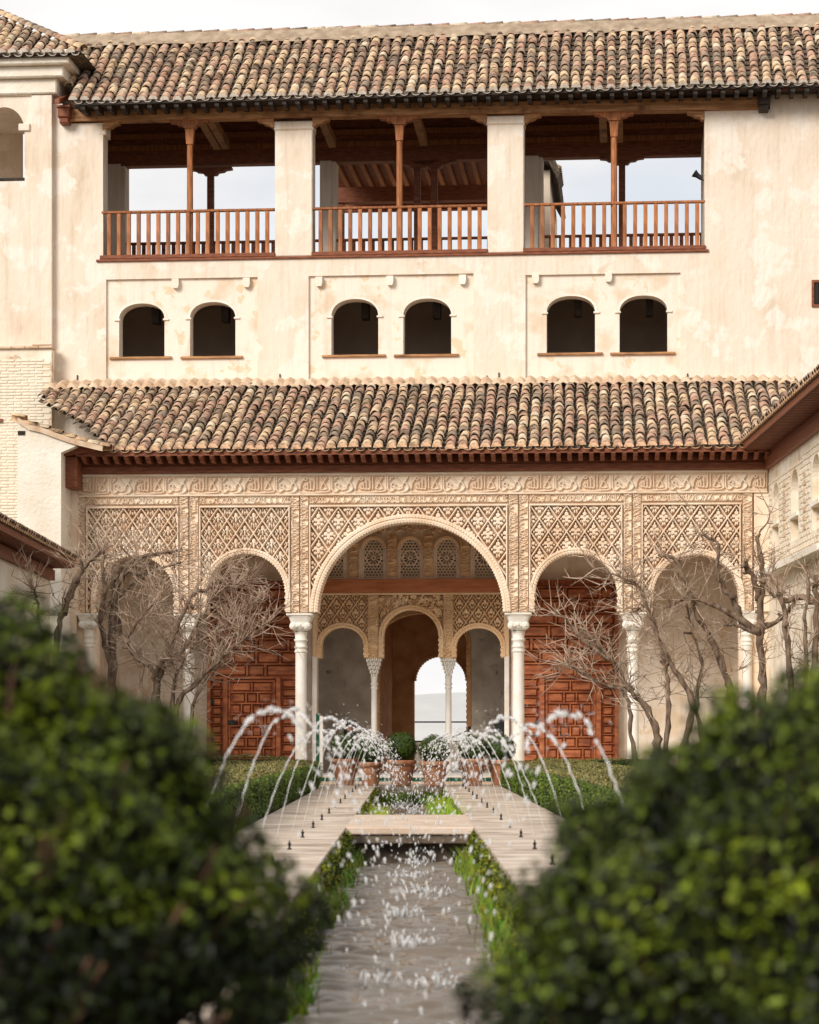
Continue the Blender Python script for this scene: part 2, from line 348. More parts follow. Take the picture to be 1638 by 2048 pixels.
def ring(mb, uc, zc, ra, rb, thick, w0, w1, a0=0., a1=math.pi, lobe=.055, amp=.014, legs=None):
    """arch moulding: ellipse (ra, rb) inner edge with small lobes, 'thick' wide, from w0 (front) to w1"""
    n = int((a1-a0)*(ra+rb)/2/lobe)*6; P = []
    for i in range(n+1):
        g = a0+(a1-a0)*i/n; c, s = math.cos(g), math.sin(g); k = amp*abs(math.sin(math.pi*i/6))
        P.append(((c, s), k))
    prof = [(0, w1), (0, w0+.02), (.3, w0+.004), (.42, w0+.022), (.55, w0+.004), (.9, w0), (1., w0+.02), (1., w1)]
    V = []; F = []
    for (c, s), k in P:
        for j, (f, ww) in enumerate(prof):
            off = thick*f-(k if f == 0 else (k*.5 if f == .3 else 0))
            bead = -.012 if (f == .55 and k > amp*.6) else 0
            V.append((uc+(ra+off)*c, ww+bead, zc+(rb+off)*s))
    m = len(prof)
    for i in range(n):
        for j in range(m-1): F.append((i*m+j, i*m+j+1, (i+1)*m+j+1, (i+1)*m+j))
    mb.add(V, F)
    if legs:
        for s_ in (-1, 1):
            x = uc+s_*ra; a, b = (x, x+s_*thick) if s_ > 0 else (x-thick, x)
            z = zc; k = 0
            while z > legs+.01:
                zn = max(legs, z-lobe); e = amp*.8 if k % 2 else 0; k += 1
                mb.box(a-(e if s_ > 0 else 0), b+(e if s_ < 0 else 0), w0+.004*(k % 2), w1, zn, z, .008); z = zn
    return mb
# tiles
PAL = [(.66,.48,.31), (.60,.43,.28), (.53,.35,.25), (.49,.30,.21), (.38,.26,.19), (.33,.24,.17), (.30,.23,.17), (.68,.55,.40), (.42,.30,.21), (.56,.40,.27)]
def tile_geo(tint, r0=.094, r1=.078, ln=.43, th=.016, seg=7, sag=0.):
    """a half-round clay cover tile: mouth (wide, at the bottom) at y=0, running up the slope along +y; bottom on z=0"""
    V = []; F = []
    for y, r, o in ((0, r0, 1), (ln, r1, 1), (0, r0-th, 0)):
        for i in range(seg+1):
            g = math.pi*i/seg; V.append((-r*math.cos(g), y, r*math.sin(g)*.92+(.012 if y == 0 else 0)-sag*(y > 0)))
    n = seg+1
    for i in range(seg):
        F.append((i, i+1, n+i+1, n+i)); F.append((i, 2*n+i, 2*n+i+1, i+1))
    return V, F
def roof(parent, u0, u1, w_e, z_e, slope, run, pitch, expo, name='roof', cut=None, plug=False, nmax=300, rise=0., eave=True, seed=1, skip_eave_until=None):
    """tiled slope: a bed of channel tiles (the roof itself) with cover tiles on it, 300 of them single objects"""
    r = random.Random(seed); ph = math.atan(slope); L_ = run/math.cos(ph)
    nr = int((u1-u0)/pitch); nc = int(L_/expo)
    def base(u): return Matrix.Translation((u, w_e, z_e+rise*(u-u0)+(.012*math.sin(u*1.9+seed)+.01*math.sin(u*4.3) if u else 0))) @ Matrix.Rotation(ph, 4, 'X')
    bed = MB(); sg = 5; us = []
    for i in range(nr):
        for k in range(sg): us.append((u0+(i+k/sg)*pitch, -.045*math.sin(math.pi*(k/sg))-.0))
    us.append((u0+nr*pitch, 0))
    for c in range(nc+1):
        y0, y1 = c*expo-.02, min(L_, (c+1)*expo)
        for j in range(len(us)-1):
            a, b = us[j], us[j+1]; mid = (a[0]+b[0])/2
            if cut and not cut(mid, y0): continue
            Bm = base(0)
            q = [Vector((a[0], y0, a[1]+.03)), Vector((b[0], y0, b[1]+.03)), Vector((b[0], y1, b[1]-.005)), Vector((a[0], y1, a[1]-.005))]
            bed.add([(p.x, *(Bm @ Vector((0, p.y, p.z+rise*(p.x-u0))))[1:]) for p in q], [(0,1,2,3)])
    ro = bed.build(name, M['tile_low'], parent)
    var = []
    for k in range(14):
        mb = MB(); v, f = tile_geo(None, r0=.094+r.uniform(-.006, .008), sag=0); mb.add(v, f, PAL[k % len(PAL)])
        var.append((mb.mesh('tile', M['tile'], True), PAL[k % len(PAL)]))
    ends = []
    for k in range(4):
        mb = MB(); v, f = tile_geo(None, r0=.1); mb.add(v, f, PAL[k])
        if not plug: mb.add([(-.1*math.cos(math.pi*i/7), -.004, .09*math.sin(math.pi*i/7)) for i in range(8)], [tuple(range(8))], (.95, .62, .4))
        ends.append(mb.mesh('tile', M['tile'], True))
    rest = MB(); cnt = 0; pl = MB()
    for c in range(nc):
        for i in range(nr+1):
            u = u0+i*pitch; y = c*expo
            if cut and not cut(u, y): continue
            if skip_eave_until is not None and c == 0 and u < skip_eave_until: pass
            jm = base(u+r.uniform(-.013, .013)+.012*math.sin(y*2+i)) @ T(0, y+r.uniform(-.035, .035), .012+r.uniform(-.006, .012)) @ Matrix.Rotation(r.uniform(-.06, .06), 4, 'Z') @ Matrix.Rotation(r.uniform(-.05, .05), 4, 'Y') @ Matrix.Rotation(-.045, 4, 'X')
            if c == 0:
                put('tile', r.choice(ends), ro, jm); cnt += 1
                if plug:
                    k = MB().add([(-.097*math.cos(math.pi*q/7), -.006, .09*math.sin(math.pi*q/7)+.01) for q in range(8)]+[(-.097*math.cos(math.pi*q/7), .03, .09*math.sin(math.pi*q/7)+.01) for q in range(8)], [tuple(range(8))])
                    pl.add([jm @ Vector(v) for v in k.v], k.f)
            else:
                me, tint = r.choice(var)
                if cnt < nmax: put('tile', me, ro, jm); cnt += 1
                else:
                    v, f = tile_geo(None, r0=.094+r.uniform(-.006, .008)); rest.add([jm @ Vector(p) for p in v], f, tint)
    if rest.v: tag(rest.build('upper_tiles', M['tile'], ro, True), kind='stuff')
    if pl.v: pl.build('mortar_plugs', M['lime'], ro)
    if eave:      # mouths of the channel tiles along the eave
        e = MB(); Bm = base(0)
        for i in range(nr):
            uc = u0+(i+.5)*pitch
            if cut and not cut(uc, 0): continue
            arc = [(uc-.085*math.cos(math.pi*k/6), -.055*math.sin(math.pi*k/6)) for k in range(7)]
            P = []
            for yy, dz in ((-.045, .0), (.05, .0), (-.045, .02)):
                P += [(a, *(Bm @ Vector((0, yy, b+.012+dz+rise*(a-u0))))[1:]) for a, b in arc]
            e.add(P, [(k, k+1, k+8, k+7) for k in range(6)]+[(k, k+14, k+15, k+1) for k in range(6)])
        e.build('channel_tile_mouths', M['tile_end'] if not plug else M['lime'], ro)
    return ro
# ------------------------------------------------------------------ ground, paths, water
g_ = MB().add([(-9000, -200, -.75), (9000, -200, -.75), (9000, 12000, -.75), (-9000, 12000, -.75)], [(0,1,2,3)])
tag(g_.build('ground', M['ground']), kind='structure')
CL, CR, WZ = -.62, .63, -.36
SL0, SL1 = 24.4, 28.5                        # the stone crossing
def path_box(name, x0, x1, y0, y1, z0, z1, m): return tag(MB().box(x0, x1, y0, y1, z0, z1, .012).build(name, m), kind='structure')
path_box('walkway', -1.6, CL, 3, 47.6, -.7, 0, M['paving']); path_box('walkway', CR, 1.68, 3, 47.6, -.7, 0, M['paving'])
path_box('crossing_slab', CL+.002, CR-.002, SL0, SL1, -.07, .004, M['slab'])
path_box('channel_wall', CL+.002, CR-.002, SL0+.03, SL1-.03, -.16, -.072, M['stone_dark']); path_box('channel_wall', CL+.002, CR-.002, SL0+.22, SL1-.2, -.7, -.162, M['stone_dark'])
path_box('terrace', -8.2, 8.2, 47.605, 70, -.7, .0, M['paving'])
path_box('garden_bed', -6.6, -1.602, 3, 47.6, -.7, -.05, M['soil']); path_box('garden_bed', 1.682, 7.05, 3, 47.6, -.7, -.05, M['soil'])
WAVES = [(random.Random(k).uniform(-.5, .5), random.Random(k+50).uniform(.075, .34), random.Random(k+90).uniform(0, 6.3)) for k in range(16)]
def water(U, Y):
    H = np.zeros(U.shape)
    for a_, wl, p_ in WAVES:
        kx, ky = math.sin(a_)*6.283/wl, math.cos(a_)*6.283/wl; H += wl*.018*np.sin(kx*U+ky*Y+p_+.8*np.sin(U*4+Y*1.3+p_))
    r = random.Random(77)
    for k in range(34):
        cx, cy = (r.uniform(-.45, .0) if k % 2 else r.uniform(0, .45)), 8+.5*k+r.uniform(-.3, .3)
        d = np.hypot(U-cx, Y-cy); H += .01*np.sin(d*48+k)*np.exp(-(d/.22)**2)
    return H
wy = np.concatenate([np.arange(3, 26, .022), np.arange(26, 47.75, .05)]); wx = np.linspace(CL-.04, CR+.04, 50)
WU, WY = np.meshgrid(wx, wy); WH = water(WU, WY)+WZ; nx, ny = len(wx), len(wy)
i_ = (np.arange(ny-1)[:, None]*nx+np.arange(nx-1)[None]).ravel()
wm = MB(); wm.v = np.stack([WU, WY, WH], -1).reshape(-1, 3).tolist(); wm.f = np.stack([i_, i_+1, i_+nx+1, i_+nx], 1).tolist()
tag(wm.build('water', M['water'], smooth=True), kind='structure')
hm = MB(); hx = np.linspace(-2600, 3200, 60)
pr = [(x, 200+35*math.sin(x/420)+22*math.sin(x/170+1)) for x in hx]
hm.add([(x, 7000-abs(x)*.1, -5) for x, z in pr]+[(x, 7600-abs(x)*.1, z*.62) for x, z in pr]+[(x, 8600, -5) for x, z in pr],
       [(i, i+1, i+61, i+60) for i in range(59)]+[(i+60, i+61, i+121, i+120) for i in range(59)])
tag(hm.build('hills', M['hill'], smooth=True), kind='structure')
# ------------------------------------------------------------------ tower block with windows and loggia
def tu(px, w=0.): return uu(FT, px, w)
def tz(py, px=819, w=0.): return zz(FT, px, py, w)
tower = thing('palace_tower', 'tall cream plastered palace block with six arched windows and an open timber loggia', 'building', FT)
Z_FL = tz(507); Z_BEAM = tz(241); Z_TOP = tz(187)
UL, UR = tu(104), tu(1790)
pan = [(tu(212), tu(515), tz(559, 212)), (tu(617), tu(947), tz(552, 617)), (tu(1051), tu(1361), tz(545, 1361))]
Z_LO = 6.0
mb = MB(); wall(mb, UL, UR, Z_LO, Z_FL, 0, .06, [((a+b)/2, (b-a)/2, Z_LO, z, z) for a, b, z in pan], n=2)
mb.build('wall', M['plaster'], tower)
WIN = [(237,328,606,638,713), (379,470,603,635,712), (662,756,597,632,709), (806,902,596,630,708), (1093,1190,591,624,705), (1239,1335,590,622,704)]
ops = []
for a, b, t_, s_, bt in WIN:
    pm = (a+b)/2; ops.append(((tu(a)+tu(b))/2, (tu(b)-tu(a))/2, tz(bt, pm), tz(s_, pm), tz(t_, pm), 2.2))
mb = MB(); wall(mb, UL, UR, Z_LO, Z_FL-.02, .062, .46, ops); mb.build('panel_wall', M['plaster2'], tower)
mb = MB(); mb.box(UL, UR, 3.6, 3.8, Z_LO-1, Z_FL-.3); mb.box(UL, UR, .46, 3.6, Z_LO-1.2, Z_LO-1); mb.box(UL, UR, .46, 3.9, Z_FL-.3, Z_FL-.03)
for u in (UL+.1, (tu(515)+tu(617))/2, (tu(947)+tu(1051))/2, UR-.3): mb.box(u-.1, u+.1, .46, 3.6, Z_LO-1, Z_FL-.3)
mb.build('room', M['room'], tower)
MB().box(tu(884), tu(934), 3.55, 3.6, tz(760, 900, 3.6), tz(650, 900, 3.6)).build('inner_door', M['dark'], tower)
for (uc, h, zb, zs, zt, p) in ops:
    MB().box(uc-h-.2, uc+h+.16, -.0, .2, zb-.05, zb, .008).build('sill', M['wood_beam'], tower)
    for s in (-1, 1):
        q = uc+s*(h+.035); MB().box(q-.065, q+.065, .028, .062, zs-.03, zs+.012, .008).build('impost', M['plaster2'], tower)
    mb = MB(); mb.box(uc+h*.1, uc+h*.42, .9, 1.2, zt-.28, zt+.3); mb.build('ceiling_beam', M['wood_black'], tower)
    rg = MB(); n = 20; V = []
    for i in range(n+1):
        g = math.pi*i/n; V.append((uc+(h+.06)*math.cos(g), zs+(zt-zs+.05)*math.sin(g)**.95))
    rg.add([(a, .052, b) for a, b in V]+[(uc+h*math.cos(math.pi*i/n), .052, arch_top(uc+h*math.cos(math.pi*i/n), uc, h, zs, zt, 2.2)) for i in range(n+1)],
           [(i, i+1, n+2+i, n+1+i) for i in range(n)]); rg.build('arch_frame', M['white'], tower)
for px, py in ((351,558), (493,556), (638,554), (780,552), (925,550), (1071,548), (1217,545)):
    u, z = tu(px), tz(py, px)
    MB().prism([(u-.075, z), (u+.075, z), (u+.075, z-.13), (u+.05, z-.2), (u-.05, z-.2), (u-.075, z-.13)], -.05, .06).build('corbel', M['white'], tower)
# upper storey: end walls and piers of the loggia
mb = MB(); mb.box(UL, tu(206), 0, .5, Z_FL, tz(247, 150)); mb.box(UL, tu(125), .0, .5, tz(247, 150), Z_TOP-.05); mb.build('wall', M['plaster'], tower)
mb = MB(); mb.box(tu(1409), UR, 0, .5, Z_FL, tz(222, 1409)); mb.box(tu(1540), UR, .0, .5, tz(222, 1409), Z_TOP+.25); mb.build('wall', M['plaster'], tower)
for a in (UL, tu(1409)+.02): MB().box(a, a+.28, .5, 3.4, Z_FL, Z_BEAM).build('side_wall', M['plaster'], tower)
for a, b, top in ((550, 625, 243), (975, 1048, 232)):
    m_ = MB(); m_.box(tu(a), tu(b), -.012, .5, Z_FL-.02, tz(top+18, a), .02); m_.box(tu(a)-.02, tu(b)+.02, -.03, .5, tz(top+18, a), tz(top, a), .03); m_.build('pier', M['plaster'], tower)
m_ = MB(); m_.box(tu(197), tu(212), -.012, .5, tz(270, 200), tz(248, 200), .02); m_.build('impost', M['plaster'], tower)
# back piers at the far side of the loggia
WB = 3.3
def bu(px): return tu(px, WB)
def bz(py, px=819): return tz(py, px, WB)
for a, b, top in ((150, 250, 330), (640, 672, 322), (1050, 1086, 312), (1480, 1600, 300)):
    m_ = MB(); m_.box(bu(a), bu(b), WB, WB+.5, Z_FL, bz(top, a), .015); m_.box(bu(a), bu(b)-.1, WB-.05, WB, Z_FL, bz(top, a), .015); m_.build('pier', M['plaster'], tower)
# timber: front beam, back beam, posts, brackets
tilt = (tz(205, 1540)-tz(232, 130))/(tu(1540)-tu(130))
def beam(name, a, b, w0, w1, zc_a, zc_b, hgt, m, par=tower):
    mb = MB(); n = 14
    for i in range(n):
        u0, u1 = a+(b-a)*i/n, a+(b-a)*(i+1)/n
        z0, z1 = zc_a+(zc_b-zc_a)*i/n, zc_a+(zc_b-zc_a)*(i+1)/n
        mb.add([(u0, w0, z0-hgt/2), (u1, w0, z1-hgt/2), (u1, w1, z1-hgt/2), (u0, w1, z0-hgt/2), (u0, w0, z0+hgt/2), (u1, w0, z1+hgt/2), (u1, w1, z1+hgt/2), (u0, w1, z0+hgt/2)],
               [(0,1,5,4), (3,2,1,0), (4,5,6,7), (2,3,7,6)]+([(0,4,7,3)] if i == 0 else [])+([(1,2,6,5)] if i == n-1 else []))
    return mb.build(name, m, par)
ZB0, ZB1 = tz(233, 130), tz(207, 1540)
def zbeam(u): return ZB0+(ZB1-ZB0)*(u-tu(130))/(tu(1540)-tu(130))
beam('front_beam', tu(130), tu(1525), -.1, .22, ZB0, ZB1, .25, M['wood_beam'])
for px in (133, 1527):
    u = tu(px); z = zbeam(u)
    m_ = MB(); m_.box(u-.13, u+.13, -.3, .1, z-.08, z+.12, .02); m_.box(u-.1, u+.1, -.26, .05, z-.2, z-.08, .02); m_.box(u-.15, u+.15, -.33, .1, z+.12, z+.17, .01); m_.build('carved_beam_end', M['wood_dark' if px < 500 else 'wood_black'], tower)
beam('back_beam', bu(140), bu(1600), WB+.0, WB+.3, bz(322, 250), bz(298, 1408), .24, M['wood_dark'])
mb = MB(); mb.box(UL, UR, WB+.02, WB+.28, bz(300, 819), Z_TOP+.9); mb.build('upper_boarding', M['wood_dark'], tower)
mb = MB()
for k, (py) in enumerate((262, 285)): mb.box(UL, UR, WB-.09+.03*k, WB+.02, bz(py+7), bz(py-4))
mb.build('wall_plate', M['wood_loggia'], tower)
def bracket(px, w0, w1, ztop, par, hw=.42, m='wood_loggia', wpl=None):
    u = tu(px, w0 if wpl is None else wpl); h = .17
    P = [(u-hw, ztop), (u-hw, ztop-.045), (u-hw*.72, ztop-.06), (u-hw*.6, ztop-.1), (u-hw*.38, ztop-.11), (u-hw*.28, ztop-h), (u+hw*.28, ztop-h), (u+hw*.38, ztop-.11), (u+hw*.6, ztop-.1), (u+hw*.72, ztop-.06), (u+hw, ztop-.045), (u+hw, ztop)]
    return MB().prism(P, w0, w1).build('bracket', M[m], par), u
for px in (380, 799, 1228):          # front posts
    u = tu(px, .1); zt = zbeam(u)-.125; b_, _ = bracket(px, -.02, .2, zt, tower, wpl=.1)
    m_ = MB(); r_ = .068; zc = zt-.17
    m_.prism([(u-.07, zc-.34), (u+.07, zc-.34), (u+.1, zc), (u-.1, zc)], .02, .18)
    m_.lathe([(r_, Z_FL), (r_, Z_FL+1.05), (r_*.95, zc-.34)], 8, (u, .1)); m_.build('post', M['wood_loggia'], tower)
for px in (207, 549, 626, 974, 1049, 1408):      # half brackets beside the piers
    u = tu(px, .1); s = 1 if px in (207, 626, 1049) else -1; zt = zbeam(u)-.127
    MB().prism([(u, zt), (u+s*.36, zt), (u+s*.36, zt-.05), (u+s*.26, zt-.07), (u+s*.2, zt-.12), (u+s*.1, zt-.14), (u+s*.05, zt-.19), (u, zt-.19)], -.02, .2).build('bracket', M['wood_beam'], tower)
for px in (420, 834, 1244, 868):          # back posts
    u = bu(px); zt = bz(334 if px < 500 else (320 if px < 1000 else 309), px)
    zt = min(zt, bz(322-24*(px-250)/1158, px)-.12)
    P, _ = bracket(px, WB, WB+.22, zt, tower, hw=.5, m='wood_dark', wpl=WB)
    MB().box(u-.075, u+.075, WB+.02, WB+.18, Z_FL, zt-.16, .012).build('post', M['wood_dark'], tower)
# ceiling: rafters and boards under the roof, tie beams
for i in range(46):
    u = UL+.25+i*.36
    if u > UR: break
    MB().add([(u-.05, -.6, 0), (u+.05, -.6, 0), (u+.05, 2.2, 1.0), (u-.05, 2.2, 1.0), (u-.05, -.6, .11), (u+.05, -.6, .11), (u+.05, 2.2, 1.11), (u-.05, 2.2, 1.11)],
             [(0,1,2,3), (0,4,5,1), (1,5,6,2), (3,7,4,0), (2,6,7,3), (4,7,6,5)]).build('rafter', M['wood_dark'], tower, mw=T(0, 0, zbeam(u)+.12))
for px in (400, 418, 640, 830, 1020, 1205, 1238):
    u = tu(px, .3); z = zbeam(u)-.06
    MB().add([(u-.08, .2, 0), (u+.08, .2, 0), (u+.08, 2.6, -.1), (u-.08, 2.6, -.1), (u-.08, .2, .18), (u+.08, .2, .18), (u+.08, 2.6, .1), (u-.08, 2.6, .1)],
             [(0,3,2,1), (0,1,5,4), (1,2,6,5), (3,0,4,7), (2,3,7,6)]).build('tie_beam', M['wood_beam'], tower, mw=T(0, 0, z))
# balustrades
def rail(a, b, w, F_u, zf, hgt, nb, step, m, zr):
    u0, u1 = F_u(a), F_u(b); n = nb
    r_ = MB().box(u0, u1, w, w+.1, zf+hgt-.055, zf+hgt, .012).build('handrail', m, tower)
    MB().box(u0-.03, u1+.01, w-.035, w+.13, zf-.03, zf+.055, .012).build('bottom_rail', M['wood_dark'], tower)
    bm = MB().box(-.042, .042, w+.012, w+.088, zf+.055, zf+hgt-.055, .008).mesh('baluster', m)
    for i in range(n): put('baluster', bm, tower, T(u0+(i+.75)*(u1-u0)/(n+.5), 0, 0))
HR = tz(412)-tz(507)
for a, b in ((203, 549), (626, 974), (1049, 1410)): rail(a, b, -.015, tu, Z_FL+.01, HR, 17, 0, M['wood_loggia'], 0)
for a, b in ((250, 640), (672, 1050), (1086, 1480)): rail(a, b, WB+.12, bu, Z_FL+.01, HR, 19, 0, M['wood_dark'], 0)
MB().box(tu(193), tu(1417), -.05, -.002, Z_FL-.075, Z_FL-.022, .01).build('floor_edge', M['wood_dark'], tower)
mb = MB(); mb.box(UL, UR, .05, 3.8, Z_FL-.028, Z_FL-.004); mb.build('loggia_floor', M['wood_black'], tower)
# roof
RSL = .70; RW = -.72; RZ = tz(197, 142, RW); RRISE = (zz(FT, 1637, 170, RW)-zz(FT, 142, 208, RW))/(tu(1637, RW)-tu(142, RW))
U0R = tu(146, RW); ph = math.atan(RSL)
RZ = zz(FT, 142, 205, RW)
roof(tower, U0R-1.0, tu(1800, RW), RW, RZ-RRISE*1.0, RSL, 3.05, .25, .3, plug=True, rise=RRISE, seed=2, cut=lambda u, y: u > U0R-.02-max(0, y-.25)*.36)
nj = int((tu(1800, RW)-U0R)/.29)
jm = MB().prism([(0,0), (.0,.1), (.62,.1), (.62,.0), (.1,-.05)], -.045, .045).mesh('joist_end', M['wood_black'])
for i in range(nj):
    u = U0R+.2+i*.29; put('joist', jm, tower, T(u, RW+.04, RZ+RRISE*(u-U0R)-.14) @ Matrix.Rotation(R(90), 4, 'Z'))
mb = MB(); a, b = U0R, tu(1800, RW)
for (w0, z0, w1, z1) in ((RW+.0, -.05, 2.4, 2.13), (RW+.02, -.045, .12, -.03)):
    mb.add([(a, w0, RZ+z0), (b, w0, RZ+z0+RRISE*(b-a)), (b, w1, RZ+z1+RRISE*(b-a)), (a, w1, RZ+z1)], [(0,1,2,3)])
mb.add([(a, RW, RZ-.06), (b, RW, RZ-.06+RRISE*(b-a)), (b, RW, RZ+.0+RRISE*(b-a)), (a, RW, RZ)], [(0,1,2,3)])
mb.build('roof_boarding', M['wood_black'], tower)
# far slope of the roof, ridge bedding and ridge tiles
rw, rz = RW+3.05, RZ+3.05*RSL-RRISE*1.0; a = a-1.0
mb = MB(); mb.add([(a, rw, rz), (b, rw, rz+RRISE*(b-a)), (b, rw+3.2, rz-1.6+RRISE*(b-a)), (a, rw+3.2, rz-1.6)], [(0,1,2,3)]); mb.build('far_slope', M['tile_low'], tower)
mb = MB(); n = 60
for i in range(n):
    x0, x1 = a+(b-a)*i/n, a+(b-a)*(i+1)/n; z0, z1 = rz+RRISE*(x0-a), rz+RRISE*(x1-a)
    j0, j1 = .02*math.sin(i*1.7), .02*math.sin((i+1)*1.7)
    mb.add([(x0, rw-.42, z0-.20+j0), (x1, rw-.42, z1-.20+j1), (x1, rw-.1, z1+.14), (x0, rw-.1, z0+.14), (x1, rw+.2, z1+.1), (x0, rw+.2, z0+.1)], [(0,1,2,3), (3,2,4,5)])
mb.build('ridge_mortar', M['mortar'], tower)
tv = []
for k in range(6):
    q = MB(); v, f = tile_geo(None, r0=.105, r1=.095, ln=.44); q.add(v, f, PAL[(k+3) % len(PAL)]); tv.append(q.mesh('ridge_tile', M['tile'], True))
n = int((b-a)/.4)
for i in range(n):
    x = b-.02-i*.4; put('ridge_tile', rnd.choice(tv), tower, T(x, rw, rz+RRISE*(x-a)+.11) @ Matrix.Rotation(R(90), 4, 'Z') @ Matrix.Rotation(-.03, 4, 'X'))
for px, py in ((205,72), (421,68), (675,62), (940,55), (1174,48), (1387,43), (1611,35)):
    u = tu(px, rw); zt = zz(FT, px, py, rw); MB().lathe([(.012, zt-.35), (.012, zt), (.002, zt+.02)], 6, (u, rw)).build('ridge_pin', M['black'], tower)
# small barred window in the wall at the right
u0, u1 = tu(1626), tu(1668); z0, z1 = tz(611, 1638), tz(563, 1638)
gw = MB().box(u0, u1, -.012, -.002, z0, z1).build('barred_window', M['dark'], tower)
m_ = MB()
for a_, b_ in ((u0-.03, u0+.02), (u1-.02, u1+.03)): m_.box(a_, b_, -.04, .0, z0-.03, z1+.03)
m_.box(u0+.02, u1-.02, -.04, 0, z1-.02, z1+.03); m_.box(u0+.02, u1-.02, -.04, 0, z0-.03, z0+.02); m_.build('window_frame', M['wood_dark'], gw)
for i in range(3): MB().box(u0+.08+i*.1, u0+.1+i*.1, -.03, -.014, z0+.02, z1-.02).build('window_bar', M['black'], gw)
for px, py in ((974, 756), (1375, 752), (998, 750), (155, 755), (560, 753)):
    u, z = tu(px), tz(py, px); MB().box(u-.012, u+.012, -.03, 0, z-.05, z+.05).build('iron_peg', M['black'], tower)
# flood lamp clipped to the loggia wall
u, z = tu(1404, .3), tz(352, 1404, .3)
lamp = thing('flood_lamp', 'small black flood lamp clipped inside the right end of the loggia', 'lamp', FT)
MB().lathe([(.03, 0), (.05, .02), (.055, .12), (.085, .2), (.09, .21), (.07, .205)], 14).build('lamp_head', M['black'], lamp, mw=T(u-.08, .3, z) @ Matrix.Rotation(R(-55), 4, 'Y') @ T(0, 0, -.1))
MB().tube([(u-.06, .3, z-.02), (u-.02, .3, z-.08), (tu(1410, .3)+.01, .3, z-.1)], .014, 6).build('lamp_arm', M['black'], lamp)
# a roof corner of the far wing, seen through the third bay
far = thing('far_wing', 'distant pale wing with a tiled roof edge seen through the right loggia bay', 'building', FT)
fw = 8.0; u0, u1 = tu(1040, fw), tu(1100, fw)
MB().box(u0, u1, fw, fw+6, tz(640, 1090, fw), tz(340, 1090, fw)).build('wall', M['plaster'], far)
P = [(tu(1040, fw), tz(300, 1090, fw)), (tu(1106, fw), tz(312, 1090, fw)), (tu(1121, fw), tz(352, 1090, fw)), (tu(1116, fw), tz(362, 1090, fw)), (tu(1098, fw), tz(330, 1090, fw)), (tu(1040, fw), tz(325, 1090, fw))]
rf = MB().prism(P, fw-.4, fw+5).build('roof', M['tile_low'], far)
for i in range(9):
    q = MB(); v, f = tile_geo(None); q.add(v, f, PAL[i % 5]); q.build('tile', M['tile'], rf, True, mw=T(tu(1119, fw), fw-.3+i*.24, tz(350, 1090, fw)+.03) @ Matrix.Rotation(R(90), 4, 'Z') @ Matrix.Rotation(R(34), 4, 'X') @ T(0, 0, .02))
# timber pavilion roof glimpsed through the middle bay
pv = thing('inner_gallery', 'dark timber gallery ceiling glimpsed behind the middle loggia bay', 'building', FT)
gw_ = 7.5; m_ = MB(); m_.box(tu(655, gw_), tu(1010, gw_), gw_, gw_+.3, tz(402, 819, gw_), tz(372, 819, gw_)); m_.build('lintel', M['wood_dark'], pv)
m_ = MB(); m_.box(tu(655, gw_), tu(1010, gw_), gw_-3.6, gw_+3, tz(330, 819, gw_), tz(318, 819, gw_)); m_.build('ceiling', M['wood_dark'], pv)
m_ = MB(); m_.box(tu(655, gw_), tu(1010, gw_), gw_+2.8, gw_+3, tz(372, 819, gw_), tz(318, 819, gw_)); m_.build('end_boarding', M['wood_dark'], pv)
for i in range(12):
    u = tu(680, gw_)+i*.3; MB().box(u-.05, u+.05, gw_-3.5, gw_+2.7, tz(332, 819, gw_)-.1, tz(332, 819, gw_)).build('joist', M['wood_loggia'], pv)
for px in (680, 868, 1000):
    u = tu(px, gw_); MB().box(u-.09, u+.09, gw_+.05, gw_+.23, Z_FL, tz(402, 819, gw_), .01).build('post', M['wood_dark'], pv)
# ------------------------------------------------------------------ left turret with its own tiled roof
TW = -.12
tur = thing('corner_turret', 'cream corner turret with stepped cornice, arched opening and hipped tile roof', 'building', FT)
u0, u1 = tu(-260, TW), tu(104, TW); oz = (tu(-18, TW)+tu(49, TW))/2
mb = MB(); wall(mb, u0, u1, tz(690, 50, TW)-.3, tz(150, 50, TW), TW, TW+.45, [((tu(-33, TW)+tu(49, TW))/2, (tu(49, TW)-tu(-33, TW))/2, tz(356, 25, TW), tz(262, 25, TW), tz(214, 25, TW))])
mb.build('wall', M['plaster'], tur)
m_ = MB(); m_.box(tu(64, TW), tu(104, TW), TW-.04, TW-.001, tz(690, 50, TW), tz(192, 50, TW)); m_.box(u0, tu(64, TW), TW-.04, TW-.001, tz(192, 50, TW), tz(150, 50, TW)); m_.build('raised_border', M['plaster'], tur)
m_ = MB(); m_.box(tu(38, TW), tu(60, TW), TW-.05, TW-.002, tz(262, 50, TW), tz(248, 50, TW), .01); m_.build('impost', M['plaster'], tur)
MB().box(tu(-50, TW), tu(49, TW), TW-.02, TW+.4, tz(360, 20, TW)-.02, tz(356, 20, TW), .01).build('sill', M['wood_black'], tur)
m_ = MB(); m_.box(u0, u1, TW+3.4, TW+3.6, tz(700, 50, TW), tz(300, 50, TW)); m_.box(u0, tu(42, TW+3.4), TW+3.38, TW+3.6, tz(420, 50, TW), tz(150, 50, TW)); m_.box(u1-.1, u1, TW+.46, TW+3.4, tz(690, 50, TW), tz(150, 50, TW)); m_.build('back_wall', M['plaster'], tur)
cz = [(158, 178, .10, .05), (140, 156, .26, .2), (118, 138, .42, .36)]
for k, (ya, yb, ext, fw_) in enumerate(((160, 190, .12, .1), (138, 160, .3, .24), (110, 138, .46, .4))):
    MB().box(u0, u1+ext, TW-fw_, TW+3.5, tz(yb, 50, TW), tz(ya, 50, TW), .025).build('cornice_step', M['white'], tur)
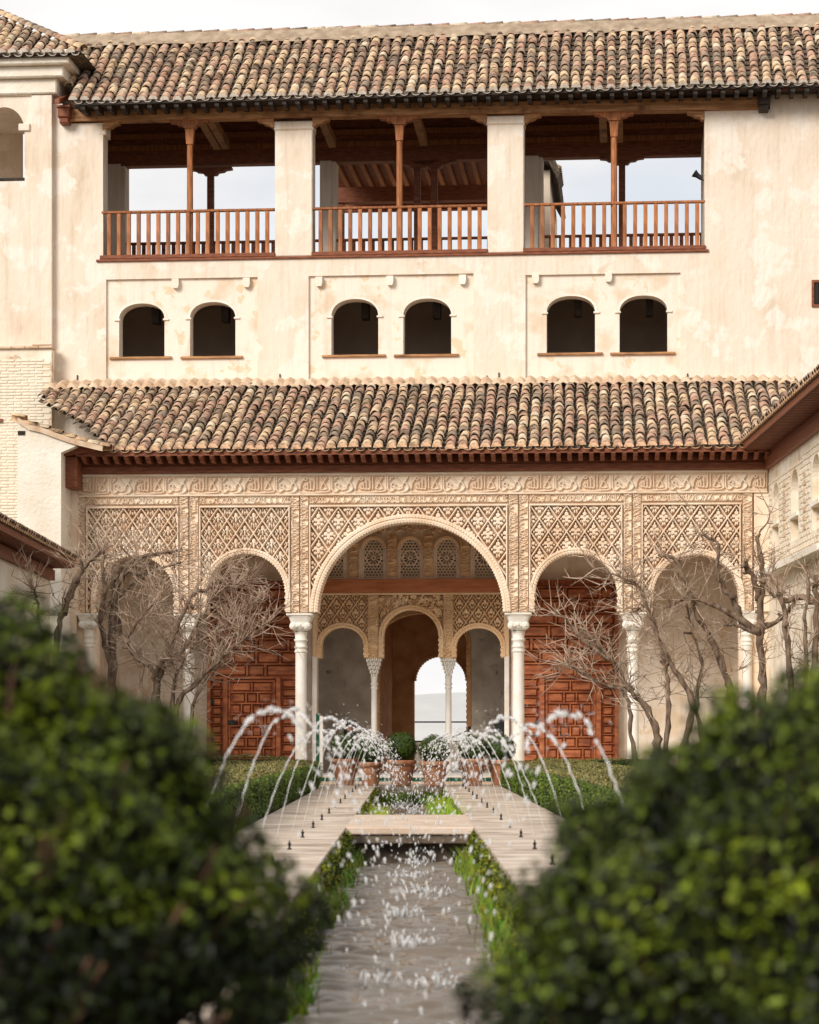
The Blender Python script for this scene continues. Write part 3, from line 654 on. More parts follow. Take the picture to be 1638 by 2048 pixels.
tz0 = tz(108, 50, TW-.5); hip_u = tu(163, TW-.5)
pitch = .25; ph2 = math.atan(.62)
roof(tur, hip_u-.25*16, hip_u, TW-.5, tz0, .62, 3.0, .25, .3, plug=True, cut=lambda u, y: u < hip_u-.02-y*math.cos(ph2)*.98, seed=5, nmax=150)
m_ = MB(); n = 16
hp = [Vector((hip_u+.05-k*.2, TW-.52+k*.2*1.0, tz0+.02+k*.2*.62)) for k in range(n)]
tvh = []
for k, p in enumerate(hp):
    q = MB(); v, f = tile_geo(None, r0=.11, r1=.1, ln=.4); q.add(v, f, PAL[k % len(PAL)])
    q.build('hip_tile', M['tile'], tur, True, mw=T(*p) @ T(0, 0, .05) @ Matrix.Rotation(R(45), 4, 'Z') @ Matrix.Rotation(math.atan(.62/1.414), 4, 'X'))
m_ = MB(); m_.add([(hip_u+.05, TW-.5, tz0-.03), (hip_u+.05, TW+5, tz0-.03), (hip_u-2.9, TW+2.5, tz0+1.85)], [(0,1,2)]); m_.add([(u0-.5, TW-.5, tz0-.06), (hip_u+.05, TW-.5, tz0-.06), (hip_u+.05, TW+5, tz0-.06), (u0-.5, TW+5, tz0-.06)], [(0,1,2,3)])
m_.add([(hip_u+.04, TW-.48, tz0-.05), (hip_u-2.9, TW+2.45, tz0+1.77), (hip_u-4.6, TW+2.45, tz0+1.77), (hip_u-4.6, TW-.48, tz0-.05)], [(0,1,2,3)])
m_.build('side_slope', M['tile_low'], tur)
# whitewashed buttress below the turret, with a tile cap
but = thing('brick_buttress', 'whitewashed brick buttress with a thin tile cap under the turret', 'wall', FT)
BW = -.4
MB().box(tu(-260, BW), tu(103, BW), BW, TW-.002, 0, tz(698, 50, BW)).build('wall', M['brick_white'], but)
zc = tz(698, 50, BW); k = 0; br = random.Random(4)
for i in range(14):
    a = tu(106, BW)-.3*(i+1); MB().box(a+.004, a+.296, BW-.07, TW, zc+.002, zc+.05+br.uniform(0, .02), .012).build('cap_tile', M['mortar_pink'], but)
rowm = []
for k in range(3): rowm.append(MB().box(0, .27+.02*k, BW-.018, BW-.001, 0, .052, .012).mesh('brick', M['brick_white']))
z = 4.2; r_i = 0; cnt = 0
while z < zc-.08 and cnt < 296:
    x = tu(103, BW)-.02-(r_i % 2)*.15
    while x > tu(-8, BW):
        x -= .31; put('brick', br.choice(rowm), but, T(x, br.uniform(0, .008), z+br.uniform(-.004, .004))); cnt += 1
        if cnt >= 296: break
    z += .066 if z > 6 else .066; r_i += 1
MB().box(tu(0, BW)-.3, tu(6, BW), BW-.05, BW, tz(845, 0, BW), tz(838, 0, BW)).build('wood_stub', M['wood_dark'], but)
# ------------------------------------------------------------------ arcaded portico
def au(px, w=0.): return uu(FA, px, w)
def az_(py, px=819, w=0.): return zz(FA, px, py, w)
ZCAP, ZFR = 3.40, 6.215
port = thing('arcaded_portico', 'five-arched portico of carved golden stucco on white marble columns under a tiled roof', 'building', FA)
BAY = [(172,357,270,80,1110,1190), (398,580,492,80,1106,1186), (618,1015,820,187,1043,1229), (1058,1245,1152,83,1105,1188), (1283,1482,1392,86,1107,1192)]
AL, AR = au(122), au(1538)
ops = []
for (x0, x1, xc, h, yt, ys) in BAY:
    ops.append((au(xc), h/100., ZCAP, max(ZCAP+.01, az_(ys, xc)), az_(yt, xc)))
mb = MB(); wall(mb, AL, AR, ZCAP, ZFR, .24, .5, ops, n=40)
mb.box(AL, au(190), .1, .5, 0, ZCAP); mb.box(au(1479), AR, .1, .5, 0, ZCAP); mb.box(AL, au(157), .0, .24, ZCAP, ZFR); mb.box(au(1508), AR, .02, .24, ZCAP, az_(990))
mb.build('wall', M['stucco'], port)
Z_PT = az_(1010); Z_S0, Z_S1 = az_(1005), az_(990); Z_I0 = az_(987)
for i, (x0, x1, xc, h, yt, ys) in enumerate(BAY):
    uc, hh, zb, zs, zt = ops[i]; th = .15 if i == 2 else .1
    ra, rb = hh+th*.7, zt-zs+th*.7
    def mk(U, Z, uc=uc, ra=ra, rb=rb, zs=zs):
        return ~((((U-uc)/ra)**2+(np.maximum(Z-zs, 0)/rb)**2) < 1)
    a, b = au(x0), au(x1); st = 0 if i < 2 else 1
    cell = .36 if i != 2 else .40
    relief('carved_panel', M['stucco'], port, a+.03, b-.03, ZCAP+.02, Z_PT-.03, .02, sebka((a+b)/2, Z_PT-.03, cell, cell*.72, st), .0115, mk)
    for (p, q, r_, s) in ((a, b, Z_PT-.03, Z_PT), (a, a+.03, ZCAP+.02, Z_PT-.03), (b-.03, b, ZCAP+.02, Z_PT-.03)):
        MB().box(p, q, -.02, .1, r_, s, .01).build('panel_border', M['stucco'], port)
    rg = ring(MB(), uc, zs, hh, zt-zs, th, -.03, .26, amp=.022, lobe=.06, legs=(ZCAP+.01 if zs-ZCAP > .1 else None)); rg.build('arch_moulding', M['stucco'], port)
    sf = MB(); n = 40        # lobed soffit edge behind
    ring(sf, uc, zs, hh-.0, zt-zs-.0, .1, .38, .52); sf.build('soffit_moulding', M['stucco'], port)
    wd = b-a; fn = small_script(20+i, wd, .15)
    relief('script_band', M['stucco'], port, 0, wd, 0, .15, 0, fn, .0085, mw=T(a, .0, Z_S0))
# pilaster strips with script running up them
PIL = [(155,172,0), (357,398,1), (580,618,1), (1015,1058,1), (1245,1283,1), (1482,1506,0)]
for k, (x0, x1, two) in enumerate(PIL):
    a, b = au(x0)+.01, au(x1)-.01; n = 2 if two else 1; wdt = (b-a)/n
    for j in range(n):
        p = a+j*wdt
        fn = vertical_band(small_script(50+k*3+j, Z_S1-ZCAP, wdt-.02))
        relief('script_strip', M['stucco'], port, 0, wdt-.02, 0, Z_S1-ZCAP, 0, fn, .009, mw=T(p+.01, -.005, ZCAP))
    MB().box(a-.008, b+.008, .047, .24, ZCAP, Z_S1).build('pilaster', M['stucco'], port)
# great inscription
ui = au(157); k = 0; UW = 1.12
me = relief('inscription', M['stucco'], False, 0, UW, 0, .37, 0, motto_fn, .0075)
while ui < au(1532)-.2:
    if ui+UW <= au(1534): put('inscription', me, port, T(ui, -.02, Z_I0))
    else:
        r_ = au(1534)-ui; relief('inscription', M['stucco'], port, 0, r_, 0, .37, 0, motto_fn, .0075, mw=T(ui, -.02, Z_I0))
    ui += UW
MB().box(au(155), au(1535), -.03, .1, Z_I0+.375, ZFR-.002, .012).build('fillet', M['stucco'], port)
MB().box(au(155), au(1535), -.025, .1, Z_S1+.001, Z_I0-.001, .008).build('fillet', M['stucco'], port)
MB().box(au(155), au(1535), .06, .24, Z_I0-.001, Z_I0+.375).build('frieze_backing', M['stucco'], port)
MB().box(au(172), au(1482), .055, .24, Z_PT, Z_S1).build('frieze_backing', M['stucco'], port)
m_ = MB(); wall(m_, au(126), au(154), 3.0, ZFR-.1, -.03, .0, [(au(135), .045, 3.0, az_(985, 135), az_(965, 135))]); m_.build('side_niche', M['stucco'], port)
# marble columns
def column(px, par, F_, w, ztop, rad, cw, name='column', label=None):
    u = uu(F_, px, w); k = cw/.42; c = put(name, MB().lathe([(rad*1.5, .0), (rad*1.5, .1), (rad*1.2, .16), (rad*1.02, .2), (rad, .5), (rad*.96, ztop-.82*k), (rad*.98, ztop-.8*k)], 24).mesh('column', M['marble'], True), par, T(u, w, 0))
    z = ztop-.8*k; pr = []
    for i, (r_, d) in enumerate(((1.0,0), (1.16,.02), (1.16,.05), (1.0,.06), (1.0,.1), (1.16,.11), (1.16,.14), (1.0,.15), (1.0,.23), (1.22,.25), (1.22,.28), (1.02,.29), (1.12,.42), (1.25,.43))): pr.append((rad*r_*.98, z+d*k))
    MB().lathe(pr, 24).build('neck_rings', M['marble'], c, True)
    hb, zb = cw/2, ztop-.36*k; cap = MB()
    P = []; n = 16
    for j, (f, dz) in enumerate(((.62,0), (.9,.05), (1.0,.09), (.98,.15), (.93,.17), (.97,.2), (1.08,.26), (1.2,.31))):
        e = 2.2 if j == 0 else 7
        for q in range(n*2):
            g = math.pi*q/n; c_, s_ = math.cos(g), math.sin(g); r_ = (abs(c_)**e+abs(s_)**e)**(-1/e)
            wob = 1+.05*math.cos(8*g)*(1 if j in (1, 2, 3) else 0); P.append((hb*f*r_*c_*wob, hb*f*r_*s_*wob, zb+dz*k))
    m = n*2; cap.add(P, [(j*m+q, j*m+(q+1) % m, (j+1)*m+(q+1) % m, (j+1)*m+q) for j in range(7) for q in range(m)]+[tuple(range(7*m, 8*m))])
    for s in (-1, 1):       # volutes and leaves on the front
        for r2, h2 in ((.075, .055), (.04, .09)):
            cap.add(*[x for x in disc(s*hb*.66, -hb*1.02, zb+.1*k, r2*k, h2*.5*k)])
    for q in (-.3, 0, .3): cap.add(*disc(q*hb, -hb*.98, zb+.1*k+.02*(q == 0), .035*k, .03*k))
    cp = cap.build('capital', M['marble'], c)
    MB().box(-hb*1.28, hb*1.28, -hb*1.28, hb*1.28, ztop-.05*k, ztop-.002, .008).build('abacus', M['marble'], cp)
    return c
def disc(x, y, z, r, d, n=12):
    V = [(x+r*math.cos(2*math.pi*i/n), y, z+r*math.sin(2*math.pi*i/n)) for i in range(n)]+[(x+.6*r*math.cos(2*math.pi*i/n), y-d, z+.6*r*math.sin(2*math.pi*i/n)) for i in range(n)]
    return V, [(i, (i+1) % n, (i+1) % n+n, i+n) for i in range(n)]+[tuple(range(n, 2*n))]
for px in (378, 602, 1037, 1266): column(px, port, FA, .28, ZCAP, .118, .42)
for px in (178, 1494): column(px, port, FA, .05, ZCAP, .1, .36)
# wooden eave: soffit boards, joists, plates
EW, EZ, ESL = -.68, 6.61, .43
UA0, UA1 = au(160, EW), au(1500, EW)
MB().box(au(150), au(1545), -.12, .3, ZFR, ZFR+.14, .01).build('wall_plate', M['wood_dark'], port)
MB().box(au(150), au(1545), -.1, .28, ZFR+.142, ZFR+.335, .01).build('wall_plate', M['wood_dark'], port)
jm = MB().prism([(-.6,.075), (-.6,.0), (-.52,-.05), (-.47,-.02), (-.42,-.07), (-.34,-.1), (0,-.1), (0,.075)], -.042, .042).mesh('joist', M['wood_dark'])
nj = int((au(1536, EW)-UA0)/.215)
for i in range(nj+1): put('joist', jm, port, T(UA0+i*.215+.05, -.06, ZFR+.255) @ Matrix.Rotation(R(90), 4, 'Z') @ Matrix.Scale(-1, 4, (1, 0, 0)) if False else T(UA0+i*.215+.05, -.06, ZFR+.27) @ Matrix.Rotation(R(90), 4, 'Z'))
m_ = MB(); m_.box(au(140, EW), UA1+.45, EW+.05, .3, ZFR+.345, ZFR+.375); m_.build('soffit_boards', M['wood_dark'], port)
MB().box(au(150, EW), au(1536, EW), EW+.02, EW+.06, ZFR+.28, EZ-.015, .008).build('eave_board', M['wood_dark'], port)
MB().box(au(122, EW), au(152, EW), EW+.1, .0, az_(974, 140, EW), az_(912, 140, EW), .015).build('hanging_beam', M['wood_dark'], port)
MB().prism([(au(128, EW), az_(912, 140, EW)), (au(215, EW), az_(900, 140, EW)), (au(215, EW), az_(893, 140, EW)), (au(150, EW), az_(893, 140, EW)), (au(128, EW), az_(902, 140, EW))], EW-.05, -.1).build('eave_return', M['wood_dark'], port)
# roof of the portico
gab = lambda u, y: u > au(217, EW)-y*.30
roof(port, au(84, 3.0), au(1600, 3.7), EW, EZ, ESL, 4.5, .235, .325, cut=lambda u, y: au(212, EW)-.02-max(0, y-.25)*.62 < u < au(1490, EW)+max(0, y-.1)*.33, seed=9)
zr = EZ+4.4*ESL; wr = EW+4.4
m_ = MB(); u = au(96, wr); k = 0
V = []; Fq = []
n = int((au(1590, wr)-u)/.235*4)
for i in range(n+1):
    x = u+i*.235/4; s = [0, .6, 1, .6][i % 4]; jz = .012*math.sin(i*.37)
    V += [(x, wr-.36, zr-.12+.075*s), (x, wr-.34, zr-.06+.11*s+jz), (x, wr-.12, zr+.06+.07*s+jz), (x, wr+.1, zr+.14+.05*s+jz)]
for i in range(n):
    for j in range(3): q = i*4+j; Fq.append((q, q+4, q+5, q+1))
m_.add(V, Fq); m_.build('flashing', M['mortar_pink'], port)
# ------------------------------------------------------------------ back wall of the portico with the triple arch
PB = 3.3
def pu(px): return uu(FA, px, PB)
def pz(py, px=819): return zz(FA, px, py, PB)
inn = thing('entrance_wall', 'inner portico wall with three small carved arches, star-lattice windows and a red beam', 'wall', FA)
TRI = [(685,43,1254,1290,1392), (822,56,1219,1272,1392), (957,45,1255,1292,1392)]
ZT3 = pz(1316); tri = []
for (xc, h, yt, ys, _) in TRI: tri.append((pu(xc), h/94., ZT3, pz(ys, xc), pz(yt, xc)))
OPW = (pu(632), pu(1012))
mb = MB(); wall(mb, OPW[0], OPW[1], ZT3, pz(1186), PB+.18, PB+.4, tri, n=30); mb.build('arch_wall', M['stucco_in'], inn)
mb = MB(); mb.box(au(100, PB), OPW[0], PB+.06, PB+.5, 0, 7.2); mb.box(OPW[1], au(1560, PB), PB+.06, PB+.5, 0, 7.2); wall(mb, OPW[0]+.002, OPW[1]-.002, pz(1158), 7.2, PB+.06, PB+.5, [(pu(px), .2, pz(1155, px), pz(1098, px), pz(1098, px)+.2) for px in (667, 747, 820, 893, 968)]); mb.build('wall', M['plaster2'], inn)
MB().box(OPW[0]-.05, OPW[1]+.05, PB-.06, PB+.5, pz(1185), pz(1158), .012).build('red_beam', M['redbeam'], inn)
def emask(cs):
    def f(U, Z):
        k = np.ones(U.shape, bool)
        for uc, ra, rb, zs in cs: k &= ~((((U-uc)/ra)**2+(np.maximum(Z-zs, 0)/rb)**2) < 1)
        return k
    return f
def scrolls(seed, u0, u1, z0, z1, dens=260):
    r = np.random.RandomState(seed); S = []
    for i in range(int(dens*(u1-u0)*(z1-z0))):
        cx, cz = r.uniform(u0, u1), r.uniform(z0, z1); q = r.uniform(.03, .06); a0 = r.uniform(0, 6.28); sg = r.choice([-1, 1])
        S.append([(cx+q*(1-k/9)*math.cos(a0+sg*k*.8), cz+q*(1-k/9)*math.sin(a0+sg*k*.8)) for k in range(8)])
    return lambda U, Z: sm((.016-dist_strokes(U, Z, S))/.006)*.14-.14
for k, (x0, x1) in enumerate(((636, 735), (757, 886), (907, 1007))):
    a, b = pu(x0), pu(x1); uc, hh, _, zs, zt = tri[k]
    fn = scrolls(9, a, b, ZT3, pz(1190)) if k == 1 else sebka((a+b)/2, pz(1190), .27, .195, 2, .14)
    relief('carved_panel', M['stucco_in'], inn, a, b, ZT3+.02, pz(1190), PB+.02, fn, .0105, emask([(uc, hh+.06, zt-zs+.06, zs)]))
    ring(MB(), uc, zs, hh, zt-zs, .1, PB-.03, PB+.2, lobe=.055, amp=.018, legs=ZT3+.01).build('arch_moulding', M['stucco_in'], inn)
for k, (x0, x1) in enumerate(((630, 636), (735, 757), (886, 907), (1007, 1013))):
    a, b = pu(x0)+.005, pu(x1)-.005; zt = pz(1188)
    if b-a > .1: relief('script_strip', M['stucco_in'], inn, 0, b-a, 0, zt-ZT3, 0, vertical_band(small_script(80+k, zt-ZT3, b-a)), .009, mw=T(a, PB-.02, ZT3))
    MB().box(a-.003, b+.003, PB+.032, PB+.18, ZT3, zt).build('pilaster', M['stucco_in'], inn)
MB().box(OPW[0], OPW[1], PB-.025, PB+.1, pz(1189.5), pz(1185.5), .006).build('fillet', M['stucco_in'], inn)
# muqarnas capitals and slim columns of the triple arch
for px in (747, 896):
    u = pu(px); c = put('column', MB().lathe([(.1, .0), (.1, .1), (.075, .14), (.068, .3), (.062, pz(1352))], 18).mesh('column', M['marble'], True), inn, T(u, PB+.2, 0))
    MB().lathe([(.062, pz(1378)), (.078, pz(1377)), (.078, pz(1374)), (.064, pz(1373)), (.064, pz(1370)), (.08, pz(1369)), (.08, pz(1366)), (.064, pz(1365)), (.07, pz(1355)), (.09, pz(1353))], 18).build('neck_rings', M['marble'], c, True)
    m_ = MB(); rr = random.Random(px); z = pz(1354)
    for lv in range(5):
        hw = .07+.024*lv; n = 4+lv; zt = pz(1354)+(ZT3-pz(1354))*(lv+1)/5.; 
        for q in range(n):
            x0 = -hw+2*hw*q/n; m_.box(x0+.003, x0+2*hw/n-.003, -hw-.01*(q % 2), hw+.01*(q % 2), z+(.012 if q % 2 else 0), zt, .009)
        z = zt
    m_.build('capital', M['marble'], c)
for s, px in ((-1, 629), (1, 1014)):
    u = pu(px); MB().box(u-.055, u+.055, PB-.02, PB+.3, 0, pz(1312), .015).build('jamb', M['marble'], inn)
    MB().box(u-.05, u+.05, PB-.015, PB+.05, pz(1312), pz(1186), .01).build('jamb_strip', M['stucco_in'], inn)
# lattice windows
def rosette(U, Z):
    zc = .42; r = np.hypot(U, Z-zc); th = np.arctan2(Z-zc, U)
    out = np.full(U.shape, 1.)
    k = 11
    pet = (abs(((th*k/(2*np.pi)) % 1)-.5) < .31) & (r > .05) & (r < .14); out[pet] = 0
    out[(r < .022)] = 0
    hexr = .07; q = (U/hexr); s = ((Z-zc)/(hexr*.866)); row = np.round(s); fx = (q+.5*(row % 2)); fx = fx-np.round(fx); fz = (s-row)
    hole = (np.hypot(fx*hexr, fz*hexr*.866) < .0255) & (r > .168); out[hole] = 0
    return out*.1-.1
for px in (667, 747, 820, 893, 968):
    u = pu(px); hw = .225; z0 = pz(1155, px); zs, zt = pz(1098, px), pz(1076, px)
    win = put('lattice_window', relief('lattice_window', M['stucco'], False, -hw, hw, .0, zt-z0, 0, lambda U, Z: U*0, .0085, lambda U, Z, zs=zs-z0, hw=hw: (((U/hw)**2+(np.maximum(Z-zs, 0)/hw)**2) < 1.02) & (rosette(U, Z) > -.05)), inn, T(u, PB+.05, z0))
    ring(MB(), 0, zs-z0, hw, hw, .05, -.08, .02, lobe=.2, amp=0, legs=.0).build('window_surround', M['stucco_in'], win)
    MB().box(-hw, hw, .0, .008, -.02, zt-z0-.1).build('backing', M['dark'], win, mw=T(0, .103, 0)) if False else None
for k, px in enumerate((707, 784, 856, 930)):
    a = pu(px)-.11; relief('carved_strip', M['stucco_in'], inn, 0, .22, 0, pz(1068)-pz(1155), 0, vertical_band(small_script(120+k, pz(1068)-pz(1155), .22)), .009, mw=T(a, PB+.0, pz(1155)))
a, b = pu(632), pu(1012); relief('carved_frieze', M['stucco_in'], inn, a, b, pz(1066), pz(1036), PB+.01, scrolls(4, a, b, pz(1066), pz(1036), 200), .012)
relief('carved_frieze', M['stucco_in'], inn, au(400, PB), pu(632)-.02, pz(1118), pz(1090), PB+.01, scrolls(6, au(400, PB), pu(632), pz(1118), pz(1090), 120), .015)
relief('carved_frieze', M['stucco_in'], inn, pu(1014)+.02, au(1240, PB), pz(1118), pz(1090), PB+.01, scrolls(7, pu(1014), au(1240, PB), pz(1118), pz(1090), 120), .015)
# end walls and floor of the portico, room and passage beyond
m_ = MB(); m_.box(AL-.1, AL+.25, .5, PB+.06, 0, 6.2); m_.box(AR-.25, AR+.1, .5, PB+.06, 0, 6.2); m_.build('end_wall', M['plaster2'], inn)
tag(MB().box(-8, 8, -1.15, 11.5, .0, .14, .01).build('portico_floor', M['marble'], None, mw=FA), kind='structure')  # pale marble put in to bounce light up onto the inner wall
MB().box(au(120), au(1545), .5, PB+.06, 6.24, 6.3).build('ceiling', M['wood_beam'], inn)
PC, PD = 5.4, 9.9
rm = thing('passage_room', 'dim grey plastered room behind the triple arch with a brown arched passage to the view', 'room', FA)
def cu(px): return uu(FA, px, PC)
o = ((cu(757)+cu(935))/2, (cu(935)-cu(757))/2, .14, zz(FA, 850, 1285, PC), zz(FA, 850, 1226, PC))
mb = MB(); wall(mb, cu(400), cu(1250), .14, 7, PC, PC+.3, [o]); mb.build('wall', M['grey'], rm)  # carried above the ceiling to block sky light behind the lattice windows
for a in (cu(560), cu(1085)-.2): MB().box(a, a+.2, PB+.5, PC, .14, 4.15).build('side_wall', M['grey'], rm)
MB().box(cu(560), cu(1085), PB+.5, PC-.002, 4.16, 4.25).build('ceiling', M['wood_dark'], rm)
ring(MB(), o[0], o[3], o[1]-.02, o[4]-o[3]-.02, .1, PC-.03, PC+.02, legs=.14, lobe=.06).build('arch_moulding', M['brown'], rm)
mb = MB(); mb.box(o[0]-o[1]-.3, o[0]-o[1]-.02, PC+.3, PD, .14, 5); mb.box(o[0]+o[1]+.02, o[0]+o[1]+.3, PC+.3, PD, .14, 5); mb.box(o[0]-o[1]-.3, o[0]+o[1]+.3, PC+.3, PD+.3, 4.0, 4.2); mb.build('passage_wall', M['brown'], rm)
def du(px): return uu(FA, px, PD)
o2 = ((du(828)+du(934))/2, (du(934)-du(828))/2, .14, zz(FA, 880, 1362, PD), zz(FA, 880, 1310, PD))
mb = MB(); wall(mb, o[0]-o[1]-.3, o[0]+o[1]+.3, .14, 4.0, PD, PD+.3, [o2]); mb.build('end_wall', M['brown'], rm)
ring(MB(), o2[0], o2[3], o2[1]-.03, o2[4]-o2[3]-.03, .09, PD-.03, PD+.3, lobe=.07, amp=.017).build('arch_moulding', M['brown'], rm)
for z0, z1 in ((.3, 1.1), (1.25, 1.6), (1.75, 2.6)): MB().box(o[0]-o[1]-.018, o[0]-o[1]-.006, PC+.6, PD-.4, z0, z1, .004).build('wall_panel', M['brown'], rm)
rl = thing('view_railing', 'thin black railing across the bright doorway at the end of the passage', 'railing', FA)
for z in (zz(FA, 880, 1444, PD+.4), zz(FA, 880, 1483, PD+.4)): MB().tube([(du(815), PD+.4, z), (du(945), PD+.4, z)], .018, 8).build('rail', M['black'], rl)
for px in (818, 942): MB().tube([(du(px), PD+.4, -.6), (du(px), PD+.4, zz(FA, 880, 1440, PD+.4))], .018, 8).build('post', M['black'], rl)
# ------------------------------------------------------------------ big panelled doors folded against the back wall
def door(x0, x1, y0, y1, label, mirror, wp):
    d = thing('panelled_door', label, 'door', FA, 'folded entrance doors'); d.pop('group') if False else None
    w0 = PB-.12; ua, ub = uu(FA, x0, w0), uu(FA, x1, w0); za, zb = .14, zz(FA, x0, y0, w0)
    MB().box(ua, ub, w0, w0+.06, za, zb).build('leaf', M['door_dark'], d)
    r = random.Random(int(x0))
    def X(f): return ub-(ub-ua)*f if mirror else ua+(ub-ua)*f
    def box(name, f0, f1, z0, z1, dw, m, par=d, bev=.008):
        p, q = sorted((X(f0), X(f1))); return MB().box(p, q, w0-dw, w0-.001, z0, z1, bev).build(name, m, par)
    def panel(f0, f1, z0, z1, par=d):
        p, q = sorted((X(f0), X(f1))); b_ = min(.035, (z1-z0)*.28, (q-p)*.28)
        m_ = MB(); V = [(p, w0-.002, z0), (q, w0-.002, z0), (q, w0-.002, z1), (p, w0-.002, z1), (p+b_, w0-.05, z0+b_), (q-b_, w0-.05, z0+b_), (q-b_, w0-.05, z1-b_), (p+b_, w0-.05, z1-b_)]
        m_.add(V, [(0,1,5,4), (1,2,6,5), (2,3,7,6), (3,0,4,7), (4,5,6,7)]); m_.build('panel', M['door'], par)
    # main stiles and rails
    zw = zz(FA, 1100, 1356, w0); SW = .036
    for f in (0, 1-SW): box('stile', f, f+SW, za, zb, .09, M['door'])
    wl, wr_ = .20, .70
    for f in (wl-SW, wr_): box('stile', f, f+SW*1.3, za, zw+.02, .09, M['door'])
    # wicket door
    wk = box('wicket', wl+.012, wr_-.006, za+.02, zw-.03, .012, M['door_dark'], d, .004)
    rows = []; z = za+.06
    pat = [2, 3, 'c', 4, 's', 4, 'c', 2]
    hz = (zw-.06-z)/len(pat)
    for k, p in enumerate(pat):
        z0, z1 = z+k*hz+.018, z+(k+1)*hz-.018; f0, f1 = wl+.045, wr_-.035; W = f1-f0
        sp = {2: [(0,.5), (.5,1)], 3: [(0,.22), (.22,.78), (.78,1)], 'c': [(0,.36), (.36,.64), (.64,1)], 4: [(0,.25), (.25,.5), (.5,.75), (.75,1)], 's': [(0,.18), (.18,.39), (.39,.61), (.61,.82), (.82,1)]}[p]
        for a, b in sp: panel(f0+W*a+.008, f0+W*b-.008, z0, z1, wk)
        box('rail', f0-.02, f1+.02, z1+.003, z1+.033, .07, M['door'], wk, .006)
        for a, b in sp[1:]: box('muntin', f0+W*a-.007, f0+W*a+.007, z0-.002, z1+.002, .068, M['door'], wk, .004)
    for f in (wl+.012, wr_-.03): box('wicket_stile', f, f+.024, za+.02, zw-.03, .045, M['door'], wk)
    # side columns of small panels
    for f0, f1, n in ((SW+.01, wl-SW-.012, 10), (wr_+SW*1.3+.012, 1-SW-.01, 10)):
        h = (zw-za-.05)/n
        for k in range(n):
            z0 = za+.04+k*h
            panel(f0+.006, f1-.006, z0+.012, z0+h-.014); box('rail', f0, f1, z0+h-.012, z0+h+.009, .07, M['door'], d, .005)
    # rows above the wicket
    z = zw+.04; k = 0; hz = .27
    box('rail', SW, 1-SW, zw-.012, zw+.035, .05, M['door'])
    pats = [[(0,.4), (.4,.6), (.6,1)], [(0,.24), (.24,.5), (.5,.76), (.76,1)], [(0,.15), (.15,.5), (.5,.85), (.85,1)], [(0,.33), (.33,.67), (.67,1)]]
    while z+hz < zb-.02:
        sp = pats[k % 4]; W = 1-2*SW
        for a, b in sp: panel(SW+W*a+.01, SW+W*b-.01, z+.015, z+hz-.025)
        for a, b in sp[1:]: box('muntin', SW+W*a-.012, SW+W*a+.012, z, z+hz-.02, .07, M['door'], d, .005)
        box('rail', SW, 1-SW, z+hz-.02, z+hz+.012, .075, M['door'], d, .006); z += hz; k += 1
    fl = wr_ if mirror else wl
    p = X(fl+.05); MB().box(p-.08, p+.1, w0-.065, w0-.05, 1.17, 1.27, .006).build('lock_plate', M['black'], d)
    p = X(.03 if mirror else .03); MB().box(p-.03, p+.09, w0-.08, w0-.055, 1.6, 1.72, .01).build('hinge', M['black'], d)
    return d
door(415, 612, 1162, 1530, 'shaded red-brown panelled door with wicket folded left of the triple arch', False, 0)
door(1026, 1237, 1160, 1530, 'bright orange-brown panelled door with wicket folded right of the triple arch', True, 0)
# green tiled post beside the left column, signs, barrier post
gp = thing('tiled_post', 'slim green and white tiled jamb beside the left marble column', 'post', FA)
u, z1 = uu(FA, 637, 2.4), zz(FA, 637, 1427, 2.4)
for k in range(6): MB().box(u-.055, u+.012, 2.4, 2.5, .14+k*(z1-.14)/6+.004, .14+(k+1)*(z1-.14)/6, .004).build('glazed_tile', M['green'], gp)
MB().box(u+.014, u+.09, 2.42, 2.5, .14, z1-.05, .006).build('white_edge', M['marble'], gp)
sg = thing('reading_stand', 'black slanted information stand under the right small arch', 'sign', FA)
u, zt = uu(FA, 997, 4.4), zz(FA, 997, 1433, 4.4)
MB().prism([(u-.13, zt-.42), (u+.13, zt-.42), (u+.13, zt), (u-.07, zt)], 4.38, 4.42).build('panel', M['black'], sg)
for s in (-.1, .1): MB().box(u+s-.015, u+s+.015, 4.4, 4.44, .14, zt-.4).build('leg', M['black'], sg)
sg = thing('exhibit_board', 'dark board with a red patch under the left small arch', 'sign', FA)
u, zt = uu(FA, 703, 4.6), zz(FA, 703, 1441, 4.6)
MB().box(u-.17, u+.1, 4.6, 4.64, zt-.42, zt, .008).build('panel', M['black'], sg)
MB().box(u-.1, u+.02, 4.58, 4.599, zt-.25, zt-.1, .004).build('red_patch', M['redbeam'], sg)
for s in (-.13, .06): MB().box(u+s-.015, u+s+.015, 4.61, 4.635, .14, zt-.4).build('leg', M['black'], sg)
st = thing('barrier_post', 'short black barrier post with a sagging rope beside the bright doorway', 'barrier', FA)
u, zt = uu(FA, 939, 4.6), zz(FA, 939, 1453, 4.6)
MB().lathe([(.1, .14), (.1, .16), (.03, .18), (.028, zt-.04), (.045, zt-.03), (.03, zt)], 12, (u, 4.6)).build('pole', M['black'], st)
MB().tube([(u-.85*k/8., 4.6, zt-.06-.28*math.sin(math.pi*.5*k/8)) for k in range(9)], .012, 6).build('rope', M['black'], st)
stp = thing('step', 'low portico step faced with green glazed tiles behind the pots', 'step', FA)
MB().box(au(420, -1.2), au(1230, -1.2), -1.2, -1.152, .0, .135).build('riser', M['mortar_pink'], stp)
for i in range(36):
    a = au(425, -1.2)+i*.222; MB().box(a, a+.215, -1.212, -1.2, .045, .115, .003).build('glazed_tile', M['green'], stp)
